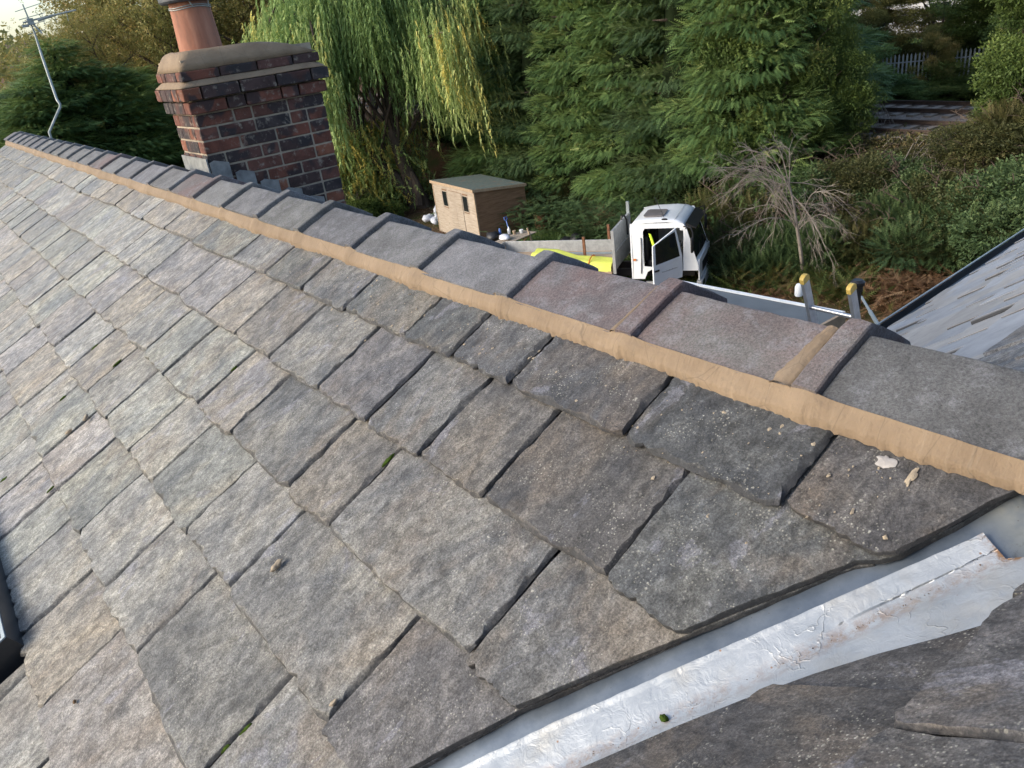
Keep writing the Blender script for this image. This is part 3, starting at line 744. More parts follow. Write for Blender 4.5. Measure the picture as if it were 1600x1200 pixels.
def brick(x,y,z,w,d,h):
    me=brick_mesh(w,d,h,random.randrange(4)*7.7)
    o=link('brick',me,M['brick'],chim,Matrix.Translation((x,y,z))@Matrix.Rotation(random.uniform(-.012,.012),4,'Z'))
    o.color=(*random.choice(bcols),1)
def course(x0,y0,wx,wy,z,odd,h=.065,back=True):
    J=.011; L=.215; D=.1025
    # front and back rows along x
    for (yy) in ([y0,y0+wy-D] if back else [y0]):
        xs=x0 + (0 if odd else 0); first=True; x=x0
        seq=[]; rem=wx
        pat=[D] if odd else [L]
        while rem>0.02:
            w=pat.pop(0) if pat else (L if random.random()<.85 else D)
            if rem-w-J<.06: w=rem
            seq.append(w); rem-=w+J
        for w in seq:
            brick(x,yy,z,w,D,h); x+=w+J
    y=y0+D+J; rem=wy-2*D-2*J
    while rem>.02:
        w=min(rem,L if not odd else D) 
        if rem-w<.05: w=rem
        for xx in (x0,x0+wx-D): brick(xx,y,z,D,w,h)
        y+=w+J; rem-=w+J
z0=.315-CH*11
for i in range(11): course(CHX,CHY,CWX,CWY,z0+CH*i,i%2)
ov=.028
course(CHX-ov,CHY-ov,CWX+2*ov,CWY+2*ov,.315,0); ov=.05
course(CHX-ov,CHY-ov,CWX+2*ov,CWY+2*ov,.390,1)
ov=.022
course(CHX-ov,CHY-ov,CWX+2*ov,CWY+2*ov,.492,0,h=.050)
# mortar weatherings and flaunching
def frustum(name,b,t,zb_,zt_,n=10,mat='mortar',bul=0.01,parent=chim):
    V=[];F=[];K=0
    rings=5
    for r in range(rings+1):
        q=r/rings; e=q**1.6
        x0=b[0]+(t[0]-b[0])*q; y0=b[1]+(t[1]-b[1])*q; x1=b[2]+(t[2]-b[2])*q; y1=b[3]+(t[3]-b[3])*q; z=zb_+(zt_-zb_)*(q if bul==0 else math.sin(q*PI/2)**.8)
        pts=[]
        cr=.02+.05*q
        for (cx_,cy_,a0) in ((x1-cr,y1-cr,0),(x0+cr,y1-cr,PI/2),(x0+cr,y0+cr,PI),(x1-cr,y0+cr,1.5*PI)):
            for k in range(5): a=a0+PI/2*k/4; pts.append((cx_+cr*math.cos(a),cy_+cr*math.sin(a)))
        # subdivide long sides
        out=[]
        for i in range(len(pts)):
            a=pts[i];c=pts[(i+1)%len(pts)]; out.append(a); L=math.dist(a,c)
            if L>.08:
                for k in range(1,6): out.append((a[0]+(c[0]-a[0])*k/6,a[1]+(c[1]-a[1])*k/6))
        K=24
        # resample by angle count
        for p in out: V.append((p[0]+.004*nz(p[0]*20,p[1]*20,z*20),p[1]+.004*nz(p[0]*20,p[1]*20,z*20+9),z+.006*nz(p[0]*9,p[1]*9,z*9)))
        K=len(out)
        if r and K!=K0: raise SystemExit('ring')
        K0=K
    for r in range(rings):
        for i in range(K): F.append((r*K+i,r*K+(i+1)%K,(r+1)*K+(i+1)%K,(r+1)*K+i))
    F.append(tuple(range(K))[::-1]); F.append(tuple(rings*K+i for i in range(K)))
    return link(name,pydata(name,V,F,True),M[mat],parent,Matrix.Identity(4))
frustum('mortar_weathering',(CHX-.047,CHY-.047,CHX+CWX+.047,CHY+CWY+.047),(CHX-.018,CHY-.018,CHX+CWX+.018,CHY+CWY+.018),.457,.492,bul=0)
frustum('flaunching',(CHX-.02,CHY-.02,CHX+CWX+.02,CHY+CWY+.02),(CHX+.05,CHY+.05,CHX+.44,CHY+CWY-.05),.544,.645)
PX,PY=CHX+.205,CHY+.215
b=MB(); b.lathe([(.124,.60),(.121,.67),(.112,.86),(.109,1.0),(.125,1.01),(.125,1.05),(.095,1.05),(.095,.70)],40,None,(PX,PY)); pot=b.build('chimney_pot',M['pot'],chim,Matrix.Identity(4))
b=MB(); b.lathe([(.15,.895),(.160,.905),(.160,1.05),(.12,1.12),(.10,.895)],32,None,(PX,PY)); b.build('cowl',M['cowl'],chim,Matrix.Identity(4))
b=MB(); 
for dz,tw in ((0,0),(.010,.3)):
    b.tube([(PX+.1155*math.cos(a),PY+.1155*math.sin(a),.862+dz+.004*math.sin(a*3+tw)) for a in [2*PI*k/36 for k in range(37)]],.0028,5)
b.tube([(PX-.03,PY-.115,.95),(PX-.036,PY-.122,.90),(PX-.02,PY-.118,.868)],.004,5); b.tube([(PX+.08,PY-.09,.95),(PX+.084,PY-.092,.90),(PX+.080,PY-.086,.86)],.004,5)
b.build('fixing_wire',M['mast'],chim,Matrix.Identity(4))
# stepped lead flashing following the hidden slope
for i in range(6):
    xa=CHX+ (i*.135) ; zt=-.0-.0715*i+.085
    b=MB(); w=.112 
    zt=.050-.083*i
    P_=[(xa-.002,zt-.12),(xa+w,zt-.12-.04),(xa+w,zt-.025),(xa+.03,zt+.0),(xa-.002,zt-.01)]
    b.prism(P_,CHY-.016+.001*i,CHY-.008+.001*i); b.build('lead_flashing',M['lead'],chim,Matrix.Identity(4))
b=MB(); b.box((CHX-.016,CHY-.012,-.16),(CHX-.008,CHY+CWY+.01,.066)); b.add([(CHX-.012,CHY-.012,-.02),(CHX-.012,CHY+CWY,-.02),(CHX-.10,CHY+CWY,-.035),(CHX-.10,CHY-.012,-.035)],[(0,1,2,3)]); b.build('lead_flashing',M['lead'],chim,Matrix.Identity(4))

# ================================================================== small things lying on the roof
crumbs=[((1.545,.985),.011,'cream lump of dried mortar on the broad slate near the bottom centre'),
        ((1.30,1.30),.006,'small cream mortar crumb lodged in a gap at the bottom edge of the roof')]
from math import hypot
def crumb_at(y,s,r,label,mat='crumb',elong=1.8):
    o=blob('mortar_crumb',(0,0,0),(r*elong,r*.8,r*.6),M[mat],None,seed=r*999+y*7,sub=3)
    o.matrix_basis=FP@Matrix.Translation((y,s,r*.35))@Matrix.Rotation(random.random()*3,4,'Z'); return tag(o,label,'mortar crumb')
def ray_(px,py): return _r*((px-800)/FPX)-_u*((py-600)/FPX)+_f
CAM=Vector((CX,0,CZ))
def at(px,py,z): r=ray_(px,py); return CAM+r*((z-CZ)/r.z)
def atd(px,py,D): r=ray_(px,py); return CAM+r*(D/math.hypot(r.x,r.y))
crumb_at(1.61,1.046,.0105,'cream curl of dried mortar lying on the broad purplish slate')
crumb_at(1.862,1.606,.0055,'small brown mortar pebble on a tan slate at the bottom left','dirt',1.2)
crumb_at(1.168,1.13,.0055,'cream mortar crumb beside a joint at the bottom edge of the photo')
crumb_at(3.196,1.219,.010,'orange mortar bit caught in a slate joint at the left, the upper of two')
crumb_at(3.216,1.300,.009,'orange mortar bit caught in a slate joint at the left, the lower of two')
def moss_at(y,s,r,el,label):
    o=blob('moss_tuft',(0,0,0),(r*.75,r*el,r*.5),M['moss'],None,seed=y*9,sub=3); o.matrix_basis=FP@Matrix.Translation((y,s,-.0105))@Matrix.Rotation(-.05,4,'Z')
    return tag(o,label,'moss')
moss_at(1.574,.688,.008,2.8,'green moss wedged in the long joint right of the roof middle, below the third course')
moss_at(3.787,1.027,.008,2.6,'small moss streak in a joint, the farthest one, near the left of the roof')
moss_at(3.431,1.003,.009,2.6,'green moss streak in a joint left of the pale slate, middle of the left side')
moss_at(2.586,.735,.007,2.0,'dot of moss in the joint between two tan slates above the roof middle')
moss_at(3.581,1.258,.010,1.6,'moss blob in a joint close to two orange mortar bits')
moss_at(2.965,1.457,.007,2.4,'thin moss at the head of a joint, lower left')
moss_at(3.358,1.602,.014,1.2,'round moss cushion at the very left edge of the photo')
moss_at(1.326,1.301,.007,2.8,'bright moss streak in the bottom edge joint, upper of its pair')
moss_at(1.334,1.352,.0085,1.5,'bright moss dot in the bottom edge joint, lower of its pair')
pt=A0+VD*(.56)+Vector((0,0,-.002)); o=blob('moss_tuft',pt,(.006,.007,.004),M['moss'],None,seed=5,sub=3); tag(o,'dark moss clump sitting in the crease of the silver valley tape','moss')
# mortar splashes fallen on the slates below the bedding
sm=MB(); random.seed(11)
for _ in range(300):
    y=random.uniform(.45,2.6) if random.random()<.75 else random.uniform(.4,5); s=.225+abs(random.gauss(0,.10)); r=random.choice([.0008,.0012,.0015,.002,.0035]) 
    if s<ycut(s): pass
    if y<ycut(s)+.02: continue
    n_=7; c_=(y,s); hh=-.064*((S0+G*math.ceil((s-S0)/G))-s)+.0012
    V=[fr_pt(FP,c_[0],c_[1],hh+r*.5)]; V+= [fr_pt(FP,c_[0]+r*random.uniform(.5,1.4)*math.cos(2*PI*k/n_),c_[1]+r*random.uniform(.5,2.0)*math.sin(2*PI*k/n_),hh-.001) for k in range(n_)]
    sm.add(V,[(0,1+k,1+(k+1)%n_) for k in range(n_)])
o=sm.build('mortar_splashes',M['crumb'],roofP,Matrix.Identity(4)); o['kind']='stuff'
def splash(y,s,rx,ry,mat=M['crumb'],h=.0012):
    n_=26; hh=-.064*((S0+G*math.ceil((s-S0)/G))-s)+h; sd=random.random()*99
    V=[fr_pt(FP,y,s,hh+.0012)]
    for rr,zz in ((.6,.001),(1.,-.0015)):
        for k in range(n_):
            a=2*PI*k/n_; q=rr*(1+.5*nz(math.cos(a)*1.6+sd,math.sin(a)*1.6)+.3*nz(math.cos(a)*5+sd,math.sin(a)*5))
            V.append(fr_pt(FP,y+rx*q*math.cos(a),s+ry*q*math.sin(a),hh+zz))
    F=[(0,1+k,1+(k+1)%n_) for k in range(n_)]+[(1+k,1+n_+k,1+n_+(k+1)%n_,1+(k+1)%n_) for k in range(n_)]
    link('mortar_splash',pydata('mortar_splash',V,F,True),mat,roofP,Matrix.Identity(4))
M['wash']=simple('dried_cement_wash',(.33,.31,.29),.8,.2,60,.001)
splash(.548,.226,.017,.012,M['wash']); splash(.50,.238,.006,.017); splash(.48,.352,.004,.004); splash(1.187,.347,.006,.005); splash(1.302,.30,.004,.005); splash(1.15,.285,.004,.003); splash(.86,.245,.008,.004)

# ================================================================== AERIAL
ae=empty('tv_aerial',(.23,11.34,-.15),0,'thin bent pole television aerial rising behind the far end of the ridge','aerial')
b=MB(); b.tube([(.22,11.34,-.6),(.24,11.34,0.0),(.42,11.35,.215),(.455,11.36,.25),(.465,11.36,.29),(.455,11.4,.34),(.50,11.65,.80),(.53,11.78,1.10),(.52,11.80,1.30),(.515,11.80,1.42)],[.0155]*7+[.012,.010,.008],10); b.build('pole',M['mast'],ae,Matrix.Identity(4))
b=MB(); b.tube([(.44,11.75,1.22),(.62,11.72,1.245),(1.04,11.63,1.29)],.010,6); b.tube([(.60,11.72,1.225),(.78,11.69,1.262)],.016,6)
for d in (.1,.16,.22): b.tube([(.44+d*2.2,11.74-d*.3,1.18),(.45+d*2.2,11.74-d*.3,1.30)],.0035,5)
b.build('boom',M['mast'],ae,Matrix.Identity(4))
for (a,c) in (((.40,11.75,1.345),(.70,11.69,1.405)),((.41,11.75,1.255),(.70,11.70,1.30)),((.41,11.75,1.175),(.68,11.70,1.215)),((.45,11.75,1.09),(.64,11.71,1.12))):
    b=MB(); b.tube([a,c],.0042,5); b.build('element',M['mast'],ae,Matrix.Identity(4))
b=MB(); b.tube([(.52,11.76,1.24),(.56,11.73,1.16),(.60,11.72,1.08)],.011,6); b.box((.49,11.73,1.19),(.56,11.79,1.26)); b.box((.42,11.74,1.17),(.49,11.78,1.20)); b.build('clamp',M['mast'],ae,Matrix.Identity(4))

# ================================================================== LADDER AND EXTENSION BEHIND THE RIDGE
lad=empty('ladder',(3.7,2.9,-2.2),0,'aluminium ladder with yellow capped stiles poking up behind the ridge','ladder')
la0=Vector((3.515,3.13,-1.40)); lax=Vector((.30,-.02,-.95)).normalized(); lay=Vector((.02,-.352,-.012)); 
lw_=lay.normalized(); lz=lw_.cross(lax).normalized()
def lp(a,b_,c): return la0+lax*a+lw_*b_+lz*c
for off in (0,.352):
    b=MB(); pts=[]
    hw=.036; tk=.013
    for (a,) in ((0.,),(1.1,)):
        for (bb,cc) in ((-tk,-hw),(tk,-hw),(tk,hw),(-tk,hw)): pts.append(lp(a,off+bb,cc))
    b.add(pts,[(0,1,2,3),(7,6,5,4),(0,4,5,1),(1,5,6,2),(2,6,7,3),(3,7,4,0)]); st=b.build('stile',M['alu'],lad,Matrix.Identity(4))
    b=MB(); pr=[(-.030,-.040),(-.044,-.028),(-.050,0),(-.044,.028),(-.030,.040),(.006,.040),(.006,-.040)]
    V=[lp(a,off-tk-.003,c) for a,c in pr]+[lp(a,off+tk+.003,c) for a,c in pr]; n_=len(pr)
    b.add(V,[tuple(range(n_)),tuple(range(n_,2*n_))[::-1]]+[(i,i+n_,(i+1)%n_+n_,(i+1)%n_) for i in range(n_)]); b.build('end_cap',M['yellowcap'],st,Matrix.Identity(4))
for a in (.235,.485,.735,.985):
    b=MB(); b.tube([lp(a,.012,.0),lp(a,.34,.0)],.0165,10); b.build('rung',M['alu'],lad,Matrix.Identity(4))
ext=empty('flat_roof_extension',(5.5,5.9,-8),0,'low flat roofed extension with white edge just behind the ridge, beside the ladder','extension')
b=MB(); b.add([(4.0,4.70,-3.01),(6.60,4.63,-3.01),(6.44,7.03,-3.01),(4.0,7.03,-3.01),(4.0,4.70,-3.16),(6.60,4.63,-3.16),(6.44,7.03,-3.16),(4.0,7.03,-3.16)],[(0,1,2,3),(7,6,5,4),(0,4,5,1),(1,5,6,2),(2,6,7,3),(3,7,4,0)]); b.build('roof',M['felt'],ext,Matrix.Identity(4))
b=MB(); b.tube([(6.60,4.64,-3.005),(6.44,7.03,-3.005)],.018,4); b.add([(6.615,4.63,-2.99),(6.635,4.63,-2.99),(6.475,7.05,-2.99),(6.455,7.05,-2.99),(6.615,4.63,-3.18),(6.635,4.63,-3.18),(6.475,7.05,-3.18),(6.455,7.05,-3.18)],[(0,1,2,3),(7,6,5,4),(0,4,5,1),(1,5,6,2),(2,6,7,3),(3,7,4,0)]); b.build('edge_trim',M['white'],ext,Matrix.Identity(4))
b=MB(); b.box((4.0,4.60,-3.17),(6.60,4.635,-2.985)); b.build('timber_edge',M['timber'],ext,Matrix.Identity(4))
b=MB(); b.box((3.72,4.75,-8),(6.4,6.95,-3.18)); b.build('wall',M['wall'],ext,Matrix.Identity(4))
p=at(1248,462,-2.99)
cn=empty('white_container',p,0,'small white tub standing on the edge of the flat roof next to the ladder','container')
b=MB(); b.lathe([(.045,0),(.05,.02),(.048,.12),(.032,.15),(.02,.155)],14,Matrix.Translation(p)); b.build('tub',M['white'],cn,Matrix.Identity(4))
p=atd(1340,443,8.9)
vp=empty('vent_pipe',(p.x,p.y,-8),0,'dark soil vent pipe with a round cap directly behind the ladder','pipe')
b=MB(); b.tube([(p.x,p.y,-8),(p.x,p.y,p.z-.02)],.045,12); b.build('pipe',M['black'],vp,Matrix.Identity(4))
b=MB(); b.lathe([(.045,-.09),(.06,-.085),(.06,-.03),(.075,-.02),(.078,.02),(.05,.045)],14,Matrix.Translation(p)); b.build('cap',M['black'],vp,Matrix.Identity(4))
q0=atd(1346,464,11.0); q1=atd(1375,513,9.6); b=MB(); b.tube([q0,q0.lerp(q1,.5)],.018,8); b.tube([q0.lerp(q1,.5),q1],.026,8); o=b.build('metal_pole',M['galv'],None); tag(o,'thin grey metal pole leaning right of the ladder','pole')

# ================================================================== TERRAIN
def sst(x): x=max(0,min(1,x)); return x*x*(3-2*x)
def gz(X,Y):
    x=X-.06*(Y-13)
    z=-8+3.1*sst((x-19.6)/4.4)
    z+= .25*nz(X*.12,Y*.12)*sst((x-18.5)/3)*(1-sst((x-22.3)/1.)) 
    z+= .9*sst((x-33.5)/5) + 4*sst((x-60)/120)
    z+= .03*nz(X*.5,Y*.5)
    # low hills far away beyond the hedge
    d=math.hypot(X,Y)
    z+= 26*sst((d-260)/500)*(1+.5*nz(X*.004,Y*.004))
    return z
def axis(lo,hi,fl,fh,step):
    a=list(np.arange(fl,fh+step,step)); x=fh; s=step
    while x<hi: s*=1.35; x+=s; a.append(x)
    x=fl; s=step
    while x>lo: s*=1.35; x-=s; a.insert(0,x)
    return a
xs=axis(-900,1600,8,42,.8); ysx=axis(-900,1900,0,62,1.0)
V=[(X,Y,gz(X,Y)) for Y in ysx for X in xs]; n_=len(xs)
F=[(j*n_+i,j*n_+i+1,(j+1)*n_+i+1,(j+1)*n_+i) for j in range(len(ysx)-1) for i in range(n_-1)]
g=link('ground',pydata('ground',V,F,True),M['ground']); g['kind']='structure'
# ballast bed for the railway
rd=Vector((.085,1,0)).normalized(); rn=Vector((rd.y,-rd.x,0)); R4=at(1450,204,-4.42); 
V=[];F=[]
for i in range(60):
    t=-30+i*2.6
    for (w,z) in ((-.75,-4.95),(-.45,-4.62),(5.9,-4.60),(6.6,-4.9)): p=R4+rd*t+rn*w; V.append((p.x,p.y,z+.02*nz(p.x,p.y)))
for i in range(59):
    for j in range(3): F.append((i*4+j,i*4+j+1,(i+1)*4+j+1,(i+1)*4+j))
o=link('track_bed',pydata('track_bed',V,F,True),M['ballast']); o['kind']='structure'
def rail_prof(b,off,t0=-28,t1=110):
    pr=[(-.07,0),(-.07,.02),(-.012,.035),(-.012,.11),(-.036,.12),(-.036,.155),(.036,.155),(.036,.12),(.012,.11),(.012,.035),(.07,.02),(.07,0)]
    V=[]
    for t in (t0,t1):
        for (a,z) in pr: p=R4+rd*t+rn*(off+a); V.append((p.x,p.y,-4.56+z))
    n_=len(pr); b.add(V,[(i,(i+1)%n_,(i+1)%n_+n_,i+n_) for i in range(n_)]+[tuple(range(n_))[::-1],tuple(range(n_,2*n_))])
def sleepers(off):
    b=MB()
    t=-28
    while t<60:
        p=R4+rd*t+rn*off; ang=math.atan2(rn.y,rn.x); b.box((-1.25,-.13,-4.64),(1.25,.13,-4.55),Matrix.Translation((p.x,p.y,0))@Matrix.Rotation(ang,4,'Z')); t+=.65
    return b
for lab,off in (('nearer railway line beyond the bushes, lowest pair of dark rails',0.0),('farther railway line, upper pair of dark rails below the spiked fence',3.55)):
    p=R4+rn*(off+.72)
    t_=empty('railway_track',(p.x,p.y,-4.6),0,lab,'railway track','railway tracks on the embankment')
    for k in (0,1.505):
        b=MB(); rail_prof(b,off+k); b.build('rail',M['rail'],t_,Matrix.Identity(4))
    o=sleepers(off+.72).build('sleeper_row',M['sleeper'],t_,Matrix.Identity(4)); o['kind']='stuff'
# palisade fence and pale building behind it
f0=atd(1340,112,39.5); f1=atd(1560,112,39.5); fd_=(f1-f0); fd_.z=0; L_=fd_.length; fd_.normalize(); fnn=Vector((-fd_.y,fd_.x,0))
fz=-5.0; ft=atd(1450,80,39.5).z
pf=empty('palisade_fence',((f0.x+f1.x)/2,(f0.y+f1.y)/2,fz),0,'pale galvanised spiked palisade fence beyond the railway lines','fence')
b=MB(); t=-2.
while t<L_+2.5:
    p=f0+fd_*t; b.add([(p.x,p.y,fz),(p.x+fd_.x*.07,p.y+fd_.y*.07,fz),(p.x+fd_.x*.07,p.y+fd_.y*.07,ft-.09),(p.x+fd_.x*.035,p.y+fd_.y*.035,ft),(p.x,p.y,ft-.09),
        (p.x+fnn.x*.02,p.y+fnn.y*.02,fz),(p.x+fd_.x*.07+fnn.x*.02,p.y+fd_.y*.07+fnn.y*.02,fz),(p.x+fd_.x*.07+fnn.x*.02,p.y+fd_.y*.07+fnn.y*.02,ft-.09),(p.x+fd_.x*.035+fnn.x*.02,p.y+fd_.y*.035+fnn.y*.02,ft),(p.x+fnn.x*.02,p.y+fnn.y*.02,ft-.09)],
        [(0,1,2,3,4),(9,8,7,6,5),(0,5,6,1),(1,6,7,2),(2,7,8,3),(3,8,9,4),(4,9,5,0)]); t+=.155
o=b.build('pale_row',M['galv'],pf,Matrix.Identity(4)); o['kind']='stuff'
for zz in (-.35,-1.35):
    b=MB(); b.tube([f0-fd_*2+fnn*.05+Vector((0,0,ft+zz-f0.z)),f0+fd_*(L_+2.5)+fnn*.05+Vector((0,0,ft+zz-f0.z))],.03,4); b.build('fence_rail',M['galv'],pf,Matrix.Identity(4))
b0=atd(1390,60,60); 
yd=empty('pale_building',(b0.x,b0.y,-4),0,'pale rendered building half hidden behind the spiked fence','building')
ang=math.atan2(fd_.y,fd_.x); Mx=Matrix.Translation((b0.x,b0.y,-4))@Matrix.Rotation(ang,4,'Z')
b=MB(); b.box((-6,0,-1),(9,7,2.1),Mx); b.build('wall',M['pale'],yd,Matrix.Identity(4))
b=MB(); b.prism([(-.4,2.1),(7.4,2.1),(3.5,3.2)],-6.4,9.4,Mx,ax='x'); b.build('roof',M['rust'],yd,Matrix.Identity(4))
for xx in (-4,-1.2,2.2,5.4):
    b=MB(); b.box((xx,-.03,.6),(xx+1.1,-.002,1.6),Mx); b.build('window',M['glass'],yd,Matrix.Identity(4))
# meadow strip far right
V=[];F=[]
mp_=[atd(1180,6,95),atd(1700,-90,95),atd(1700,-150,190),atd(1180,-60,190)]
o=link('meadow',pydata('meadow',[(p.x,p.y,z) for p,z in zip(mp_,(-1.0,-1.0,10.,10.))],[(0,1,2,3)]),M['meadow']); o['kind']='structure'

# ================================================================== SHED
s0_=Vector((18.89,26.90,-8)); 
Mfront=Vector((16.55,27.05,0)); 
cM=at(739.5,296,-5.70); cL=at(675,281,-5.70); cR=at(811,285.5,-5.98)
fx=(Vector((cL.x-cM.x,cL.y-cM.y,0))); FLEN=fx.length; fx.normalize(); gx=Vector((fx.y,-fx.x,0)); 
if gx.x<0: gx=-gx
DEP=(Vector((cR.x-cM.x,cR.y-cM.y,0))).dot(gx)
MS=Matrix(((fx.x,gx.x,0,cM.x),(fx.y,gx.y,0,cM.y),(0,0,1,-8),(0,0,0,1)))
shed=empty('garden_shed',(cM.x,cM.y,-8),0,'weathered timber garden shed with double doors and mossy flat roof','shed')
HF,HB=2.26,2.0
def boards(p0,axis_,length,h0,h1,face,skip=()):
    """lapped boards as wedges; axis 'x' front face at y=face, axis 'y' side face at x=face"""
    b=MB(); n=19
    for i in range(n):
        z0=h0+(max(h1)-h0)*i/n; z1=h0+(max(h1)-h0)*(i+1)/n
        segs=[(0,length)]
        for (a0,a1,zz0,zz1) in skip:
            if z1>zz0+.01 and z0<zz1-.01:
                ns=[]
                for (u0,u1) in segs:
                    if a0>u0: ns.append((u0,min(u1,a0)))
                    if a1<u1: ns.append((max(u0,a1),u1))
                segs=[q for q in ns if q[1]-q[0]>.005]
        for (u0,u1) in segs:
            ww=.018
            for (a,bz) in ((0,0),):
                if axis_=='x': V=[(u0,face-ww,z0),(u1,face-ww,z0),(u1,face-.006,z1),(u0,face-.006,z1),(u0,face+.01,z0),(u1,face+.01,z0),(u1,face+.01,z1),(u0,face+.01,z1)]
                else:
                    t0=lambda y,z: min(z, h1[0]+(h1[1]-h1[0])*y/length)
                    V=[(face-ww,u0,t0(u0,z0)),(face-ww,u1,t0(u1,z0)),(face-.006,u1,t0(u1,z1)),(face-.006,u0,t0(u0,z1)),(face+.01,u0,t0(u0,z0)),(face+.01,u1,t0(u1,z0)),(face+.01,u1,t0(u1,z1)),(face+.01,u0,t0(u0,z1))]
                V=[tuple(MS@Vector(v)) for v in V]
                b.add(V,[(0,1,2,3),(7,6,5,4),(0,4,5,1),(1,5,6,2),(2,6,7,3),(3,7,4,0)])
    return b
dx0,dx1=FLEN*.30,FLEN*.62
w1=(FLEN*.16,FLEN*.285,1.25,1.95); w2=(FLEN*.655,FLEN*.78,1.25,1.95)
b=boards(None,'x',FLEN,0,(HF,HF),0,[(dx0,dx1,0,2.02),w1,w2]); o=b.build('cladding',M['shed'],shed,Matrix.Identity(4)); o['kind']='stuff'
b=boards(None,'y',DEP,0,(HF,HB),0); o=b.build('cladding',M['shedbrown'],shed,Matrix.Identity(4)); o['kind']='stuff'
b=MB(); b.prism([(0,0),(DEP,0),(DEP,HB),(0,HF)],.02,FLEN-.0,MS@Matrix(((1,0,0,0),(0,1,0,0),(0,0,1,0),(0,0,0,1))),ax='x'); b.build('body',M['shedbrown'],shed,Matrix.Identity(4))
for k,(a0,a1) in enumerate(((dx0,(dx0+dx1)/2-.004),((dx0+dx1)/2+.004,dx1))):
    b=MB(); nb=5
    for i in range(nb):
        u0=a0+(a1-a0)*i/nb+.003; u1=a0+(a1-a0)*(i+1)/nb-.003; b.box((u0,-.035,.05),(u1,-.012,2.0),MS)
    d=b.build('door',M['shed'],shed,Matrix.Identity(4))
for (a0,a1,z0,z1) in (w1,w2):
    b=MB(); b.box((a0,-.03,z0),(a1,-.005,z0+.035),MS); b.box((a0,-.03,z1-.035),(a1,-.005,z1),MS); b.box((a0,-.03,z0+.035),(a0+.03,-.005,z1-.035),MS); b.box((a1-.03,-.03,z0+.035),(a1,-.005,z1-.035),MS); wd=b.build('window',M['shed'],shed,Matrix.Identity(4))
    b=MB(); b.box((a0+.03,-.012,z0+.035),(a1-.03,-.004,z1-.035),MS); b.build('pane',M['glass'],wd,Matrix.Identity(4))
for (u,fcx) in ((0,0),(FLEN,0)):
    b=MB(); b.box((u-.022,-.03,0),(u+.03,.03,HF),MS); b.build('corner_trim',M['timber'],shed,Matrix.Identity(4))
b=MB(); e=.07
b.add([tuple(MS@Vector(v)) for v in [(-e,-e-.02,HF+.012),(FLEN+e,-e-.02,HF+.012),(FLEN+e,DEP+e,HB+.005),(-e,DEP+e,HB+.005),(-e,-e-.02,HF+.04),(FLEN+e,-e-.02,HF+.04),(FLEN+e,DEP+e,HB+.033),(-e,DEP+e,HB+.033)]],[(3,2,1,0),(4,5,6,7),(0,1,5,4),(1,2,6,5),(2,3,7,6),(3,0,4,7)])
b.build('roof',M['shedfelt'],shed,Matrix.Identity(4))
b=MB(); b.box((-e,-e-.035,HF-.075),(FLEN+e,-e-.022,HF+.043),MS); b.build('fascia_board',M['timber'],shed,Matrix.Identity(4))
b=MB(); b.add([tuple(MS@Vector(v)) for v in [(-e-.012,-e-.035,HF-.07),(-e-.012,DEP+e,HB-.08),(-e-.012,DEP+e,HB+.035),(-e-.012,-e-.035,HF+.043),(-e,-e-.035,HF-.07),(-e,DEP+e,HB-.08),(-e,DEP+e,HB+.035),(-e,-e-.035,HF+.043)]],[(0,1,2,3),(7,6,5,4),(0,4,5,1),(1,5,6,2),(2,6,7,3),(3,7,4,0)]); b.build('fascia_board',M['timber'],shed,Matrix.Identity(4))

# things round the shed
p=at(679,350,-8); t_=empty('rubble_sacks',p,0,'heap of white rubble sacks beside the left corner of the shed','sacks')
for i in range(4): blob('sack',(p.x+random.uniform(-.3,.3),p.y+random.uniform(-.35,.35),-7.8+.1*(i%2)),(.26,.2,.17),M['white_sack'],t_,seed=i*5.1)
blob('sack',(p.x+.15,p.y-.1,-7.5),(.13,.11,.34),M['white_sack'],t_,seed=31)
p=at(848,362,-8); t_=empty('rusty_bin',p,0,'rust brown open metal bin standing by the hedge right of the shed','bin')
b=MB(); b.lathe([(.27,0),(.30,.35),(.33,.78),(.345,.80),(.32,.80),(.30,.4),(.26,.03)],24,Matrix.Translation(p)); b.build('drum',M['rust'],t_,Matrix.Identity(4))
p=at(886,388,-8); t_=empty('black_bag',p,0,'black rubbish bag slumped on the leaf litter behind the truck bed','bag')
blob('bag_bundle',(p.x,p.y,-7.8),(.42,.32,.26),M['black'],t_,seed=3); blob('bag_bundle',(p.x+.25,p.y-.35,-7.72),(.34,.3,.30),M['black'],t_,seed=8)
# bundle of sticks
t_=empty('stick_pile',at(824,352,-8),0,'pile of thin grey sticks leaning behind the shed corner','sticks')
b=MB(); a_=at(826,356,-8)
for i in range(26):
    q=Vector((a_.x+random.uniform(-.3,.5),a_.y+random.uniform(-.5,.5),-7.95)); e_=q+Vector((random.uniform(-.5,.1),random.uniform(.4,1.3),random.uniform(.5,1.1))); b.tube([q,e_],.014,4)
o=b.build('stick_bundle',M['twig'],t_,Matrix.Identity(4)); o['kind']='stuff'
